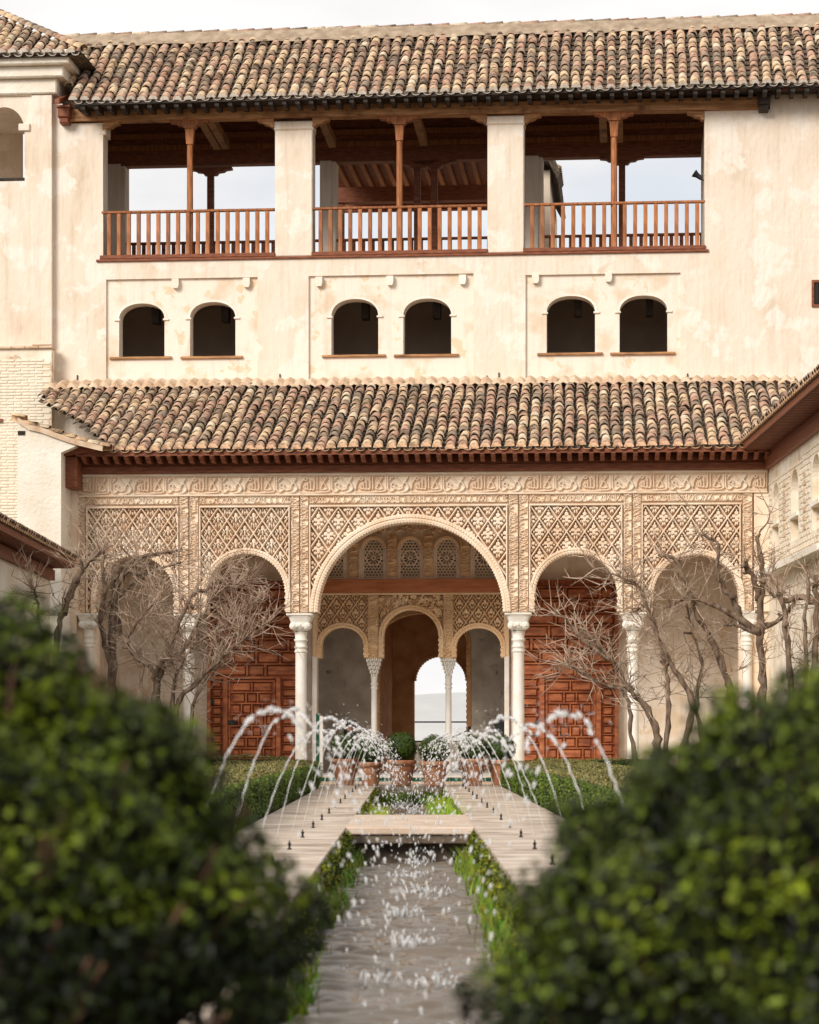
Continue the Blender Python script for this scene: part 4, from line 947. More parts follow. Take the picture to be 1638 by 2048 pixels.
# ------------------------------------------------------------------ gable wall at the left end of the portico roof
gb = thing('gable_wall', 'patched white plaster gable wall with a sloping tile coping at the left end of the portico', 'wall', FA)
GW = -1.0
P = [(35, 1400), (122, 1400), (122, 905), (150, 893), (150, 878), (35, 846)]
MB().prism([(au(x, GW), az_(y, x, GW) if y < 1399 else 0.) for x, y in P], GW, -.04).build('wall', M['white'], gb)
MB().box(au(35, GW), au(121, GW), -.04, 3.7, 0, az_(862, 60, GW)).build('return_wall', M['white'], gb)
cp = [(36, 832), (58, 846), (84, 852), (110, 862), (136, 871), (160, 878), (184, 884), (206, 889)]
for k, (x, y) in enumerate(cp):
    q = MB(); v, f = tile_geo(None, r0=.12, r1=.1, ln=.34); q.add(v, f, [(.72,.5,.3), (.62,.4,.24), (.75,.6,.42), (.55,.36,.22)][k % 4])
    q.build('coping_tile', M['tile'], gb, True, mw=T(au(x+13, GW), GW+.08, az_(y+4, x, GW)-.05) @ Matrix.Rotation(R(90), 4, 'Z') @ Matrix.Rotation(R(-16 if k else -32), 4, 'Y').inverted() @ Matrix.Rotation(R(15), 4, 'X'))
m_ = MB()
for k in range(len(cp)-1):
    (x0, y0), (x1, y1) = cp[k], cp[k+1]
    m_.add([(au(x0, GW), w_, az_(y0+dy, x0, GW)) for w_, dy in ((GW-.05, 14), (GW-.05, 3), (GW+.35, 3))]+[(au(x1, GW), w_, az_(y1+dy, x1, GW)) for w_, dy in ((GW-.05, 14), (GW-.05, 3), (GW+.35, 3))], [(0,3,4,1), (1,4,5,2)])
m_.build('coping_bed', M['mortar_pink'], gb)
MB().box(au(36, GW), au(50, GW), GW-.02, GW, az_(870, 40, GW), az_(862, 40, GW)).build('hole_shade', M['dark'], gb)  # no hole cut; its inner shade is a dark block on the wall
# ------------------------------------------------------------------ side wings
def wing(name, label, side, xe, ze, y0, y1, over, wall_m, wins, zwall):
    """a wing running along the court: eave line x=xe, height ze, wall 'over' further out; side = +1 right, -1 left"""
    wgt = thing(name, label, 'building', None, None, (xe, y0, 0))
    s = side; xw = over
    def bx(mb, a, b, ya, yb, z0, z1, bev=0.): return mb.box(min(a*s, b*s), max(a*s, b*s), ya-y0, yb-y0, z0, z1, bev)
    holes = MB()
    # wall turned: build in (y) direction with niches
    mb = MB(); ops = [((a+b)/2-y0, (b-a)/2, z0, zs, zt) for a, b, z0, zs, zt in wins]
    tmp = MB(); wall(tmp, 0, y1-y0, -.5, zwall, 0, .4, ops, n=14)
    mb.add([(s*(xw+w_), u_, z_) for u_, w_, z_ in tmp.v], tmp.f); mb.build('wall', wall_m, wgt)
    bk = MB(); bx(bk, xw+.22, xw+.3, y0, y1, -.5, zwall); bk.build('niche_back', M['brick_white'] if wins else wall_m, wgt)
    bx(MB(), xw-.1, xw+.3, y0, y1, zwall+.001, zwall+.2, .012).build('wall_plate', M['wood_dark'], wgt)
    bx(MB(), xw-.06, xw+.3, y0, y1, zwall+.202, ze-.12, .012).build('wall_plate', M['wood_dark'], wgt)
    so = MB(); bx(so, .04, xw+.3, y0, y1, ze-.06, ze-.035); so.build('soffit_boards', M['wood_dark'], wgt)
    jm = MB(); bx(jm, .06, xw-.05, y0-.04, y0+.04, ze-.15, ze-.061, .01); me = jm.mesh('joist', M['wood_dark'])
    n = int((y1-y0)/.21)
    for i in range(n): put('joist', me, wgt, T(0, .1+i*.21, 0))
    bx(MB(), .02, .06, y0, y1, ze-.13, ze-.02, .008).build('eave_board', M['wood_dark'], wgt)
    bed = MB(); sl = .42
    bed.add([(s*.0, 0, ze-.01), (s*.0, y1-y0, ze-.01), (s*4, y1-y0, ze+4*sl), (s*4, 0, ze+4*sl)], [(0,1,2,3)])
    bd = bed.build('roof', M['tile_low'], wgt)
    vs = []
    for k in range(6):
        q = MB(); v, f = tile_geo(None, r0=.09); q.add(v, f, PAL[k]); vs.append(q.mesh('tile', M['tile'], True))
    rr = random.Random(11 if s > 0 else 12); n = int((y1-y0)/.235)
    for c in range(4):
        for i in range(n):
            yy = i*.235+.1
            put('tile', rr.choice(vs), bd, T(s*(-.03+c*.3), yy, ze+.02+c*.3*sl) @ Matrix.Rotation(R(-90*s), 4, 'Z') @ Matrix.Rotation(math.atan(sl)-.04, 4, 'X') @ T(rr.uniform(-.01, .01), rr.uniform(-.02, .02), 0))
    mm = MB()
    for i in range(n):
        yc = i*.235+.2175; arc = [(yc-.085*math.cos(math.pi*k/6), -.05*math.sin(math.pi*k/6)) for k in range(7)]
        mm.add([(s*-.05, a, ze+.03+b) for a, b in arc]+[(s*.06, a, ze+.05+b) for a, b in arc]+[(s*-.05, a, ze+.055+b) for a, b in arc], [(k, k+1, k+8, k+7) for k in range(6)]+[(k, k+14, k+15, k+1) for k in range(6)])
    mm.build('channel_tile_mouths', M['tile_end'], bd)
    return wgt
wins = [(48.55,49.3,4.6,5.55,5.85), (46.1,46.95,4.54,5.5,5.86), (43.65,44.5,4.54,5.5,5.86), (41.2,42.05,4.54,5.5,5.86)]
wr2 = wing('right_wing', 'whitewashed brick side wing with tall arched niches and deep wooden eaves', 1, 6.5, 6.67, 33, 49.9, .62, M['brick_white'], wins, 6.2)
br = random.Random(8); bks = [MB().box(-.012, .01, 0, .26+.015*k, 0, .05, .008).mesh('brick', M['brick_white']) for k in range(3)]
cnt = 0; z = 4.0; r_i = 0
while z < 6.1 and cnt < 290:
    y = 43.0+(r_i % 2)*.15
    while y < 49.6 and cnt < 290:
        if not any(a-.3 < y < b+.06 and z0-.06 < z < zt+.02 for a, b, z0, zs, zt in wins): put('brick', br.choice(bks), wr2, T(.62, y-33, z+br.uniform(-.004, .004))); cnt += 1
        y += .3
    z += .105; r_i += 1
for (a, b, z0, zs, zt) in wins:
    MB().box(.58, .8, a-.06-33, b+.06-33, z0+.42, z0+.5, .01).build('niche_sill', M['white'], wr2)
    MB().box(.75, .84, a-33+.02, b-33-.02, z0, z0+.42).build('brick_infill', M['mortar_pink'], wr2)
    for k in range(7): MB().box(.6, .64, a-.95-33, a-.65-33, z0+.1+k*.16, z0+.19+k*.16, .006).build('vent_brick', M['mortar_pink'], wr2)
MB().box(.3, .62, 42-33, 49.7-33, 4.02, 4.14, .03).build('ledge', M['white'], wr2)
wing('left_wing', 'low white side gallery with dark wooden eaves and a tiled edge', -1, -6.5, 4.33, 33, 49.0, .5, M['white'], [], 3.95)
wl_ = bpy.data.objects['left_wing']
# ------------------------------------------------------------------ leaf helpers
def leaves(P, Nrm, size, seed, tint=((.6,.7,.5), (1.3,1.3,1.0)), asp=.5, bend=.25, spread=.9):
    """many small folded leaves at points P facing about Nrm; returns verts, faces, colours"""
    r = np.random.RandomState(seed); n = len(P)
    d = Nrm+r.normal(0, spread, (n, 3)); d /= np.linalg.norm(d, axis=1)[:, None]+1e-9
    x = np.cross(d, r.normal(0, 1, (n, 3))); x /= np.linalg.norm(x, axis=1)[:, None]+1e-9
    y = np.cross(d, x); s = size*r.uniform(.7, 1.3, (n, 1))
    a = P-y*s; b = P+x*s*asp+d*s*bend*.5; c = P+y*s; e = P-x*s*asp+d*s*bend*.5
    V = np.stack([a, b, c, e], 1).reshape(-1, 3)
    i = np.arange(n)*4; Fc = np.concatenate([np.stack([i, i+1, i+2], 1), np.stack([i, i+2, i+3], 1)])
    t0, t1 = np.array(tint[0]), np.array(tint[1]); k = r.rand(n, 1)**2.2; col = np.repeat(t0+(t1-t0)*k, 4, 0)
    return V, Fc, col
def leaf_mesh(name, parts, m, parent=None, mw=None):
    V = np.concatenate([p[0] for p in parts]); off = np.cumsum([0]+[len(p[0]) for p in parts[:-1]])
    Fc = np.concatenate([p[1]+o for p, o in zip(parts, off)]); col = np.concatenate([p[2] for p in parts])
    me = bpy.data.meshes.new(name); me.vertices.add(len(V)); me.vertices.foreach_set('co', V.astype('f').ravel())
    me.loops.add(Fc.size); me.loops.foreach_set('vertex_index', Fc.astype('i').ravel()); me.polygons.add(len(Fc))
    me.polygons.foreach_set('loop_start', np.arange(0, Fc.size, 3, dtype='i')); me.update(calc_edges=True)
    a = me.color_attributes.new('tint', 'FLOAT_COLOR', 'POINT'); a.data.foreach_set('color', np.concatenate([col, np.ones((len(col), 1))], 1).astype('f').ravel())
    me.materials.append(m); return put(name, me, parent, mw)
# ------------------------------------------------------------------ low clipped box hedges beside the walks
def low_hedge(label, x0, x1, y0, y1, h, seed):
    t_ = thing('box_hedge', label, 'hedge', None, None, ((x0+x1)/2, (y0+y1)/2, 0)); r = np.random.RandomState(seed)
    hx, hy = (x1-x0)/2, (y1-y0)/2
    MB().box(-hx+.03, hx-.03, -hy+.03, hy-.03, -.06, h-.03, .05).build('core', M['hedge_core'], t_)
    inner = -1 if x0 > 0 else 1; parts = []
    def bumps(a, b): return .03*np.sin(a*2.3+seed)+.02*np.sin(b*5.1)
    n = int(4*hx*hy*1500); P = np.stack([r.uniform(-hx, hx, n), r.uniform(-hy, hy, n), np.full(n, h)], 1); P[:, 2] += bumps(P[:, 1], P[:, 0])+r.normal(0, .012, n)
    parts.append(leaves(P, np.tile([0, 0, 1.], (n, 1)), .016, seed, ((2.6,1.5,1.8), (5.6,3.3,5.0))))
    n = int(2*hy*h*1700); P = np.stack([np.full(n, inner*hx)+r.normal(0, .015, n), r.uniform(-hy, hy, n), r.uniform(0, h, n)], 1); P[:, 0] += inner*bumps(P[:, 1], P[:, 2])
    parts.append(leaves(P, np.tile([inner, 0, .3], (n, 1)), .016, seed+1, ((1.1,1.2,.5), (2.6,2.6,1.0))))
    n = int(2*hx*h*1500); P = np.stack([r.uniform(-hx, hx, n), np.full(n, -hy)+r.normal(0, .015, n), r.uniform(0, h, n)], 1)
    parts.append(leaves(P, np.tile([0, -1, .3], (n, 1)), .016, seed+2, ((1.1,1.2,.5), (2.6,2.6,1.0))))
    leaf_mesh('foliage', parts, M['box_leaf'], t_)
low_hedge('long low clipped box hedge along the left walkway', -3.2, -1.66, 13.0, 46.6, .44, 31)
low_hedge('long low clipped box hedge along the right walkway', 1.72, 3.1, 13.0, 46.6, .44, 41)
low_hedge('taller box hedge crossing in front of the left panelled door', -4.4, -2.3, 46.75, 47.4, .52, 51)
low_hedge('taller box hedge crossing in front of the right panelled door', 2.35, 4.6, 46.75, 47.4, .5, 61)
# ------------------------------------------------------------------ terracotta pots with box balls
def pot(px, Y, dia, hgt, ball, label, lean):
    X = (px-CX)/FPX*Y; t_ = thing('potted_box', label, 'potted plant', None, 'box balls in terracotta pots', (X, Y, .0)); del t_['group']
    r0 = dia/2
    MB().lathe([(r0*.68, 0), (r0*.72, .02), (r0*.95, hgt-.1), (r0*.97, hgt-.09), (r0*1.08, hgt-.085), (r0*1.1, hgt-.02), (r0*1.06, hgt), (r0*.95, hgt), (r0*.9, hgt-.06), (.01, hgt-.06)], 28).build('pot', M['terracotta'], t_, True)
    for s in (-1, 1): MB().tube([(s*r0*.9, -.03, hgt-.12), (s*r0*1.12, -.05, hgt-.16), (s*r0*.85, -.06, hgt-.24)], [.02, .03, .012], 8).build('lug', M['terracotta'], t_, True)
    r = np.random.RandomState(int(px)); n = 5200; D = r.normal(0, 1, (n, 3)); D /= np.linalg.norm(D, axis=1)[:, None]
    rad = ball*(1+.05*np.sin(D[:, 0]*7+px)+.04*np.sin(D[:, 2]*9+D[:, 1]*5))*r.uniform(.86, 1.03, n)
    P = D*rad[:, None]*np.array([1, 1, .95])+np.array([0, 0, hgt+ball*.72])
    leaf_mesh('foliage', [leaves(P, D, .017, int(px), ((.5,.62,.3), (1.5,1.7,.6)))], M['box_leaf'], t_)
    q = MB(); q.lathe([(.02, hgt-.1), (ball*.55, hgt+ball*.2), (ball*.8, hgt+ball*.7), (ball*.55, hgt+ball*1.25), (.02, hgt+ball*1.5)], 12); q.build('shade_core', M['hedge_core'], t_)  # solid near-black core stands for the shade inside the ball
pot(803, 46.3, .5, .48, .31, 'terracotta pot with a tall bright box ball left of the channel end', 0)
pot(869, 46.2, .5, .46, .29, 'terracotta pot with a dense box ball right of the channel end', 0)
pot(741, 46.9, .42, .44, .27, 'pale terracotta pot with a box ball second from the channel on the left', 0)
pot(690, 47.2, .48, .5, .28, 'pale wide pot with a dark box ball beside the left column', 0)
pot(945, 46.9, .48, .5, .26, 'pale terracotta pot with a box ball second from the channel on the right', 0)
pot(1000, 47.2, .42, .48, .29, 'slim pale pot with a round box ball beside the right column', 0)
# ------------------------------------------------------------------ bare trees
def catmull(P, k=5):
    E = [2*P[0]-P[1]]+list(P)+[2*P[-1]-P[-2]]; out = []
    for i in range(1, len(E)-2):
        for j in range(k):
            s = j/k; out.append(.5*((2*E[i])+(E[i+1]-E[i-1])*s+(2*E[i-1]-5*E[i]+4*E[i+1]-E[i+2])*s*s+(3*E[i]-E[i-1]-3*E[i+1]+E[i+2])*s**3))
    return out+[P[-1]]
def tree(label, Y, limbs, seed, dens=1.0, tl=.55):
    """limbs: list of (points in photo pixels, radius at start, radius at end); depth from the bed the tree stands in"""
    r = random.Random(seed); b0 = at(*limbs[0][0][0], Y); root = Vector((b0.x, Y, 0))
    t_ = thing('bare_tree', label, 'tree', None, None, root); tr = MB(); tw = MB()
    def twig(p, d, ln, rad, lev):
        n = 3+(lev == 0); pts = [p]; q = p.copy(); dd = d.copy()
        for k in range(n):
            dd = (dd+Vector((r.gauss(0, .09), r.gauss(0, .09), r.gauss(0.03, .08)))).normalized(); q = q+dd*ln/n; pts.append(q.copy())
        tw.tube(pts, [rad*(1-.65*k/n) for k in range(n+1)], 4 if lev == 0 else 3, cap=False)
        if lev < 2:
            for k in range(r.randint(2, 4) if lev == 0 else r.randint(0, 2)):
                f = r.uniform(.25, 1); i = min(n-1, int(f*n)); pp = pts[i].lerp(pts[i+1], f*n-i)
                nd = (dd+Vector((r.gauss(0, .75), r.gauss(0, .75), r.gauss(.05, .6)))).normalized(); twig(pp, nd, ln*r.uniform(.45, .85), rad*.72, lev+1)
    for li, (pp, ra, rb) in enumerate(limbs):
        dp = r.uniform(-.55, .55) if li else 0; n = len(pp)
        P = [at(x, y, Y+dp*(i/(n-1)))-root for i, (x, y) in enumerate(pp)]
        if li == 0 or pp[0][1] >= 1325: P = [Vector((P[0].x*.6+.0, 0, -.1)) if li == 0 else Vector((P[0].x*.5, 0, .0)), Vector((P[0].x*.85, P[0].y*.4, P[0].z*.6))]+P
        C_ = catmull(P); m = len(C_)
        C_ = [p+Vector((r.gauss(0, .013), r.gauss(0, .013), r.gauss(0, .01))) for p in C_]; rad = [1.2*(ra+(rb-ra)*(k/(m-1))**.8)*(1+.16*math.sin(k*1.9+li)+r.uniform(-.1, .16)) for k in range(m)]
        tr.tube(C_, rad, 8)
        Lg = sum((C_[k+1]-C_[k]).length for k in range(m-1))
        for k in range(int(Lg*9*dens)):
            f = r.uniform(.28, 1)**.8*(m-1); i = min(m-2, int(f)); p = C_[i].lerp(C_[i+1], f-i); ax = (C_[i+1]-C_[i]).normalized()
            d = (ax*.6+Vector((r.gauss(0, .8), r.gauss(0, .7), r.gauss(.25, .7)))).normalized()
            twig(p, d, tl*r.uniform(.5, 1.3), .0105*r.uniform(.7, 1.2), 0)
        for k in range(2):     # pruned stubs
            i = r.randint(m//2, m-2); d = Vector((r.gauss(0, 1), r.gauss(0, 1), r.gauss(.4, .6))).normalized(); tr.tube([C_[i], C_[i]+d*r.uniform(.08, .18)], [rad[i]*.8, rad[i]*.62], 7)
    tr.build('trunk', M['bark'], t_, True); tw.build('crown', M['twig'], t_)
def z5(*p): return [(x/2, 900+y/2) for x, y in p]
def z6(*p): return [(818+x/2, 900+y/2) for x, y in p]
tree('bare pruned tree with an upright forked trunk before the leftmost arch', 43.0, [
    (z5((450,900),(450,720),(462,600),(455,540),(485,480),(560,432),(732,398)), .085, .022), (z5((470,740),(470,560),(505,488),(590,492),(722,448)), .06, .016),
    (z5((448,880),(415,760),(402,660),(420,580),(410,480),(415,400)), .06, .02), (z5((440,620),(520,540),(560,490),(480,380)), .045, .012)], 3, .9, .5)
tree('bare slanting tree with thin limbs beside the left gallery wall', 42.0, [(z5((230,760),(255,640),(300,520),(345,460),(420,400)), .07, .02), (z5((250,660),(290,560),(330,470),(310,420)), .05, .014), (z5((200,900),(150,640),(145,580),(125,545)), .03, .012)], 4, .8, .5)
tree('bare spreading tree with a dense ball of twigs before the left panelled door', 41.5, [
    (z5((620,960),(630,880),(690,760),(760,590),(860,545),(930,470)), .07, .014), (z5((640,900),(740,790),(810,660),(870,570),(985,520)), .06, .012), (z5((720,1000),(830,890),(900,820),(960,770),(1075,690)), .055, .01),
    (z5((690,990),(705,900),(760,800),(890,700),(990,650)), .045, .01), (z5((625,900),(560,840),(510,770),(590,640),(640,600)), .04, .012), (z5((780,1000),(860,860),(940,700),(1010,600)), .04, .008)], 5, 1.75, .5)
tree('bare leaning tree sweeping up before the right panelled door', 41.5, [
    (z6((990,1120),(940,1020),(880,960),(830,870),(770,790),(690,720)), .07, .016), (z6((1130,1000),(1060,880),(980,720),(930,560),(870,520),(730,470)), .06, .012), (z6((870,980),(760,930),(660,870),(620,840)), .04, .01), (z6((1040,990),(1020,860),(960,640),(890,650)), .05, .012), (z6((800,840),(700,760),(640,690),(580,640)), .035, .008)], 6, 1.55, .5)
tree('bare pruned tree with crooked stubs before the rightmost arch', 42.5, [
    (z6((1290,1000),(1270,920),(1220,780),(1150,650),(1100,510),(1070,440),(1000,420)), .08, .02), (z6((1400,730),(1310,670),(1180,605),(1100,600),(1010,640)), .055, .012), (z6((1330,690),(1300,600),(1270,560),(1230,480),(1240,380),(1165,335)), .06, .014), (z6((1150,990),(1170,870),(1130,700),(1100,580)), .045, .012)], 7, .95, .5)
tree('tall bare tree with a straight dark stem beside the right wing', 42.5, [
    (z6((1415,1000),(1410,880),(1408,600),(1418,480),(1388,345)), .085, .03), (z6((1390,350),(1425,300),(1445,250)), .02, .006), (z6((1410,740),(1310,700),(1260,700)), .05, .014), (z6((1400,600),(1380,520),(1350,470),(1345,440)), .045, .03), (z6((1395,720),(1480,680),(1560,590)), .05, .02), (z6((1640,610),(1560,588),(1500,602),(1440,560),(1420,520)), .05, .02)], 8, .8, .45)
tree('bare tree with several grey stems against the right wing wall', 41.0, [
    (z6((1530,1000),(1520,860),(1500,620),(1470,570)), .07, .03), (z6((1620,900),(1630,620),(1625,500)), .06, .03), (z6((1590,860),(1585,700),(1600,560),(1640,520)), .045, .015)], 9, .8, .45)
# ------------------------------------------------------------------ plants in the channel and beds
def grass(name, label, pts, hgt, seed, droop=.5, n_b=40, wd=.006, tint=((.5,.6,.3), (1.4,1.3,.8))):
    r = random.Random(seed); V = []; Fc = []; col = []
    for (x, y, z, s) in pts:
        for k in range(n_b):
            a = r.uniform(0, 6.28); h = hgt*s*r.uniform(.5, 1.2); p = Vector((x+r.gauss(0, .05), y+r.gauss(0, .12), z)); dx, dy = math.cos(a), math.sin(a)
            b = len(V); c_ = [tint[0][i]+(tint[1][i]-tint[0][i])*r.random() for i in range(3)]
            for f in (0, .5, 1):
                q = p+Vector((dx*h*f*f*droop, dy*h*f*f*droop, h*f*(1-.35*droop*f))); w_ = wd*(1.05-f)
                V += [(q.x-dy*w_-w_*.5, q.y+dx*w_, q.z), (q.x+dy*w_+w_*.5, q.y-dx*w_, q.z)]; col += [c_]*2
            Fc += [(b, b+1, b+3, b+2), (b+2, b+3, b+5, b+4)]
    mb = MB(); mb.v = V; mb.f = Fc; mb.col = col; return tag(mb.build(name, M['grass']), label, 'plant', kind='stuff')
def moss(name, label, side, y0, y1, seed, z0=-.34, z1=-.02, dens=900):
    r = np.random.RandomState(seed); n = int((y1-y0)*dens); x = CL if side < 0 else CR
    y = r.uniform(y0, y1, n); cl = .5+.5*np.sin(y*3.1+seed)+.35*np.sin(y*7.7); k = cl+r.normal(0, .3, n) > .5; y = y[k]; cl = cl[k]; n = len(y)
    z = r.uniform(z0, z1, n); out = .012+.05*np.clip(cl, 0, 1)*np.sin((z-z0)/(z1-z0)*3.0)+r.normal(0, .012, n)
    P = np.stack([x-side*out, y, z], 1); N = np.tile([-side*1., 0, .5], (n, 1))
    o = leaf_mesh(name, [leaves(P, N, .022, seed, ((.3,.33,.12), (1.9,1.35,.45)), asp=.35)], M['grass']); return tag(o, label, 'plant', kind='stuff')
moss('moss', 'bright moss hanging along the left channel wall', -1, 8, SL0-.05, 3, dens=1100); moss('moss', 'bright moss hanging along the right channel wall', 1, 8, SL0-.05, 4, dens=1100)
moss('moss', 'moss on the left wall of the far basin', -1, SL1+.1, 46, 5); moss('moss', 'moss on the right wall of the far basin', 1, SL1+.1, 46, 6)
rg = random.Random(21)
grass('grass', 'green grass tufts growing along the left channel wall', [(CL+.08, rg.uniform(9, SL0), WZ+.0, rg.uniform(.6, 1.1)) for i in range(26)], .2, 1)
grass('grass', 'green grass tufts growing along the right channel wall', [(CR-.08, rg.uniform(9, SL0), WZ+.0, rg.uniform(.7, 1.2)) for i in range(38)], .22, 2)
grass('grass', 'tall bright grass at the right of the far basin', [(CR-.1-rg.uniform(0, .12), SL1+rg.uniform(.1, 9), WZ, rg.uniform(.8, 1.3)) for i in range(110)], .36, 3, wd=.009, tint=((.9,1.,.4), (1.9,1.8,.8)))
grass('grass', 'yellowish grass at the left of the far basin', [(CL+.08+rg.uniform(0, .1), SL1+rg.uniform(.1, 7), WZ, rg.uniform(.8, 1.2)) for i in range(70)], .33, 4, wd=.008, tint=((.8,.8,.3), (1.9,1.5,.6)))
grass('grass', 'low leaves at the far end of the channel', [(rg.uniform(CL, CR), 46.6+rg.uniform(0, .8), WZ+.05, rg.uniform(.5, 1)) for i in range(60)], .26, 5, wd=.012, tint=((.4,.5,.2), (1.,1.1,.4)))
grass('ground_cover', 'low green plants in the left flower bed', [(rg.uniform(-6.3, -3.4), rg.uniform(34, 47), -.05, rg.uniform(.6, 1.4)) for i in range(380)], .42, 6, n_b=22, wd=.014)
grass('ground_cover', 'low green plants in the right flower bed', [(rg.uniform(3.3, 6.8), rg.uniform(34, 47), -.05, rg.uniform(.6, 1.4)) for i in range(380)], .42, 7, n_b=22, wd=.014)
fl = thing('white_flower', 'single white flower above the right hedge before the panelled door', 'flower', None, None, at(1214, 1560, 44.0)*1.0)
fl.location.z = 0; zt = at(1214, 1528, 44.0).z
MB().tube([(0, 0, -.05), (.02, 0, zt*.5), (0, 0, zt)], .008, 5).build('stem', M['grass'], fl)
mb = MB()
for k in range(6):
    a = k*1.047; mb.add([(0, 0, zt), (.05*math.cos(a-.4), .05*math.sin(a-.4), zt+.035), (.075*math.cos(a), .075*math.sin(a), zt+.05), (.05*math.cos(a+.4), .05*math.sin(a+.4), zt+.035)], [(0,1,2,3)])
mb.build('petals', M['petal'], fl)
# ------------------------------------------------------------------ nozzles and water jets
def ico(mb, p, r, d=None, st=1.0):
    n = 6; V = []; d = (d or Vector((0, 0, 1))).normalized(); a = d.cross(Vector((.3, .8, .1))).normalized(); b = d.cross(a)
    for la in (-.9, -.3, .35, .85):
        cr = math.cos(la*1.4)*r*(1-.15*la)
        for k in range(n):
            g = 2*math.pi*k/n+la; V.append(p+a*(cr*math.cos(g))+b*(cr*math.sin(g))+d*(math.sin(la*1.4)*r*st))
    V += [p-d*r*st, p+d*r*st*1.08]; F = []
    for j in range(3):
        for k in range(n): F.append((j*n+k, j*n+(k+1) % n, (j+1)*n+(k+1) % n, (j+1)*n+k))
    for k in range(n): F.append((24, (k+1) % n, k)); F.append((18+k, 18+(k+1) % n, 25))
    mb.add(V, F)
nz = MB().lathe([(.018, 0), (.018, .01), (.009, .013), (.009, .034), (.013, .036), (.013, .05), (.006, .056), (.004, .072)], 10).mesh('fountain_nozzle', M['black'])
ORD = ['nearest', 'second', 'third', 'fourth', 'fifth', 'sixth', 'seventh', 'eighth', 'ninth', 'tenth', 'eleventh', 'twelfth', 'thirteenth', 'fourteenth', 'fifteenth', 'sixteenth']
def jet(side, Y, seed, k):
    r = random.Random(seed); x0 = -.93 if side < 0 else .975
    ordn = ORD[15-k]; sd = 'white gallery' if side < 0 else 'brick wing'
    o = put('fountain_nozzle', nz, None, T(x0, Y, 0)); tag(o, 'small dark nozzle, %s from the pots, on the walkway on the %s side' % (ordn, sd), 'nozzle', 'nozzles on the walkways')
    ap = r.uniform(.86, 1.0)+max(0, (16-Y)*.015); ax = r.uniform(.33, .46); vz = math.sqrt(2*9.81*(ap-.07)); vx = ax*9.81/vz
    def pos(t): return Vector((-side*vx*t, r_y*t, .07+vz*t-4.905*t*t))
    def vel(t): return Vector((-side*vx, r_y, vz-9.81*t))
    r_y = r.uniform(-.06, .06); tt = vz/9.81; te = tt+math.sqrt(2*(ap-WZ)/9.81); mb = MB()
    tb = tt*r.uniform(.62, .8); n = 26; sm_ = MB()
    sm_.tube([pos(tb*k/n)+Vector((r.gauss(0, .002), r.gauss(0, .002), 0)) for k in range(n+1)], [.0018+.0026*(k/n)+.001*math.sin(k*1.7+seed) for k in range(n+1)], 6)
    t = tb
    while t < tt*1.3:       # bead chain over the top
        s = r.uniform(.008, .0135); p = pos(t)+Vector((r.gauss(0, .006), r.gauss(0, .01), r.gauss(0, .007))); ico(mb, p, s, vel(t)+Vector((0, 0, .3)), r.uniform(1.2, 2.0)); t += r.uniform(.015, .032)
    while t < te:
        f = (t-tt)/(te-tt)
        for q in range(2):
            s = r.uniform(.0028, .0095); p = pos(t)+Vector((r.gauss(0, .02+.1*f), r.gauss(0, .02+.12*f), r.gauss(0, .03))); ico(mb, p, s, vel(t), r.uniform(1.4, 2.6))
        t += r.uniform(.010, .02)
    for q in range(60):     # fine spray
        t = r.uniform(tb, te); ico(mb, pos(t)+Vector((r.gauss(0, .05), r.gauss(0, .08), r.gauss(0, .05))), r.uniform(.0018, .0036), vel(t), 1.6)
    e = pos(te)
    for q in range(16):     # splash
        a = r.uniform(0, 6.28); d = r.uniform(0, .13); ico(mb, Vector((e.x+d*math.cos(a), e.y+d*math.sin(a), WZ+abs(r.gauss(0, .045)))), r.uniform(.004, .009), Vector((math.cos(a), math.sin(a), 1.5)), 1.7)
    for q in range(7):
        a = q*.9+r.uniform(-.2, .2); d = .03+.012*q; mb.tube([(e.x+d*math.cos(a), e.y+d*math.sin(a), WZ-.004), (e.x+d*1.3*math.cos(a), e.y+d*1.3*math.sin(a), WZ+.035+r.uniform(0, .05)), (e.x+d*1.6*math.cos(a), e.y+d*1.6*math.sin(a), WZ+.03)], [.012, .007, .003], 5)
    j = thing('water_jet', 'arching water jet of the %s nozzle from the pots, %s side' % (ordn, sd), 'water jet', None, 'water jets over the channel', (x0, Y, 0))
    sm_.build('stream', M['drop'], j, True); tag(mb.build('drops', M['drop'], j, True), kind='stuff')
for k in range(16):
    Y = 9.9+2.4*k
    jet(-1, Y+.0, 100+k, k)
    jet(1, Y+.1, 200+k, k)
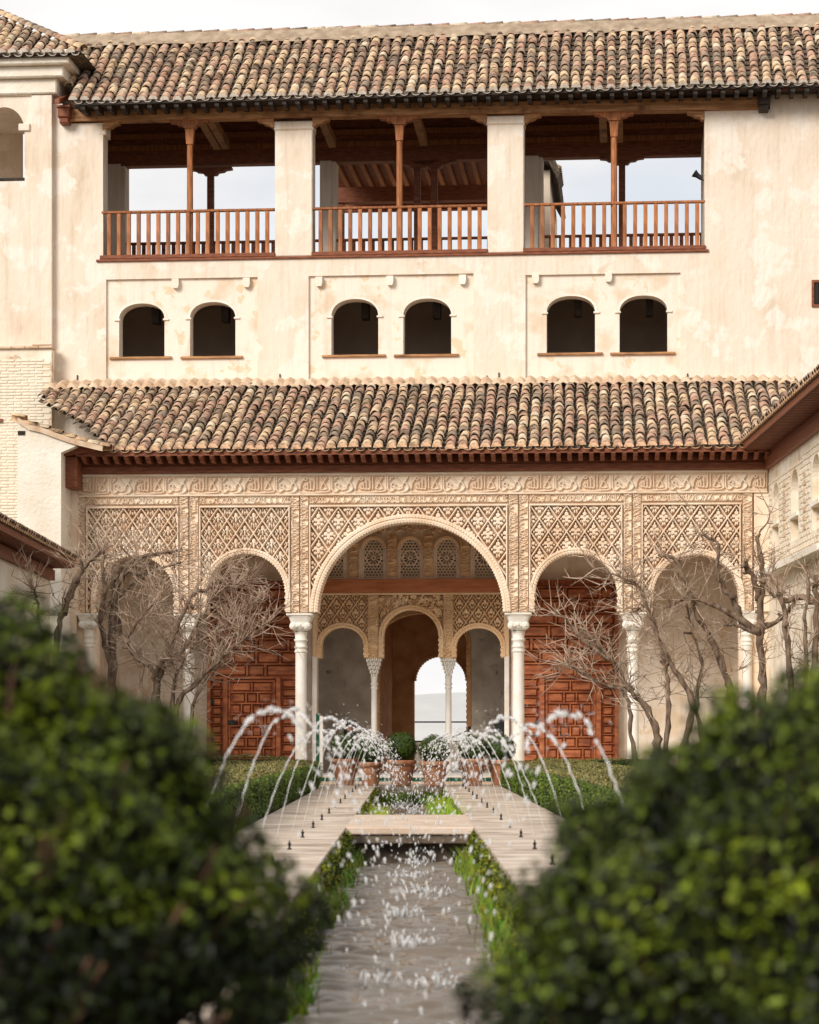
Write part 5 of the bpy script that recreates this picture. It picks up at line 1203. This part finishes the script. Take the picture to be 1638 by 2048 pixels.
# ------------------------------------------------------------------ clipped bushes close to the camera
def bush(label, c, rad, seed, pw, n=88000, gaps=.8):
    t_ = thing('myrtle_bush', label, 'bush', None, None, (c[0], c[1], 0)); r = np.random.RandomState(seed)
    D = r.normal(0, 1, (n, 3)); D /= np.linalg.norm(D, axis=1)[:, None]
    lump = 1+.05*np.sin(D[:, 0]*7+seed)*np.cos(D[:, 2]*8)+.04*np.sin(D[:, 1]*11+D[:, 2]*6)+.035*np.sin(D[:, 0]*19+D[:, 2]*17)
    q = r.rand(n); f = np.where(q < .62, r.uniform(.86, 1.0, n), r.uniform(.4, .88, n))
    sq = 1/((np.abs(D)**pw).sum(1)**(1/pw))          # how full the shoulders are
    P = D*np.array(rad)*(lump*f*sq)[:, None]
    low = np.clip(-P[:, 2]/rad[2]+.15, 0, 1)
    hole = np.sin(P[:, 0]*17+seed)+np.sin(P[:, 2]*15+1.3*seed)+np.sin((P[:, 0]-P[:, 2])*11)
    keep = (r.rand(n) > low*gaps) & ((hole < 1.0) | (low < .1) | (r.rand(n) < .25)); P[:, 2] += c[2]; keep &= P[:, 2] > .03
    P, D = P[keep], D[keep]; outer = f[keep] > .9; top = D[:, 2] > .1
    A = leaves(P[outer & top], D[outer & top]+np.array([0, 0, .5]), .0128, seed, ((.25,.25,.1), (3.9,3.5,.8)), asp=.45)  # top leaves tinted brighter, light from above put into the colour
    E = leaves(P[outer & ~top], D[outer & ~top]+np.array([0, 0, .3]), .0128, seed+2, ((.06,.06,.04), (.9,.95,.55)), asp=.45)  # lower leaves tinted darker, the shade below put into the colour
    B = leaves(P[~outer], D[~outer], .0128, seed+1, ((.06,.06,.04), (.5,.45,.25)), asp=.45)  # inner leaves darkest, inner shade put into the tint
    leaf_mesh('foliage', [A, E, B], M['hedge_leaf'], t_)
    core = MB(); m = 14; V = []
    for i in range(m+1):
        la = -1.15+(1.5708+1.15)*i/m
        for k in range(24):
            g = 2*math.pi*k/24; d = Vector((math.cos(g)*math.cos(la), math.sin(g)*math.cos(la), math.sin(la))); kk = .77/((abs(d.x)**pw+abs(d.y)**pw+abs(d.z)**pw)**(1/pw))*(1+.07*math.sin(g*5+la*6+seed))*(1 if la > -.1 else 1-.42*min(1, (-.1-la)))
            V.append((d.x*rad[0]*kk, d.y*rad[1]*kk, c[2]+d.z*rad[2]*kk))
    core.add(V, [(i*24+k, i*24+(k+1) % 24, (i+1)*24+(k+1) % 24, (i+1)*24+k) for i in range(m) for k in range(24)]); core.build('shade_core', M['hedge_core'], t_, True)  # solid core, near-black for the shade between the leaves
    st_ = MB(); rr = random.Random(seed)
    for k in range(150):
        g = rr.uniform(0, 6.28); e = rr.uniform(-.2, 1.4); d = Vector((math.cos(g)*math.cos(e)*rad[0], math.sin(g)*math.cos(e)*rad[1], math.sin(e)*rad[2]))*.9
        b0 = Vector((rr.gauss(0, .1), rr.gauss(0, .1), 0)); p1 = Vector((d.x*.5, d.y*.5, c[2]*.55)); st_.tube([b0, p1, Vector((0, 0, c[2]))*.95+d], [.014, .01, .004], 5)
    st_.build('stems', M['stem'], t_, True)
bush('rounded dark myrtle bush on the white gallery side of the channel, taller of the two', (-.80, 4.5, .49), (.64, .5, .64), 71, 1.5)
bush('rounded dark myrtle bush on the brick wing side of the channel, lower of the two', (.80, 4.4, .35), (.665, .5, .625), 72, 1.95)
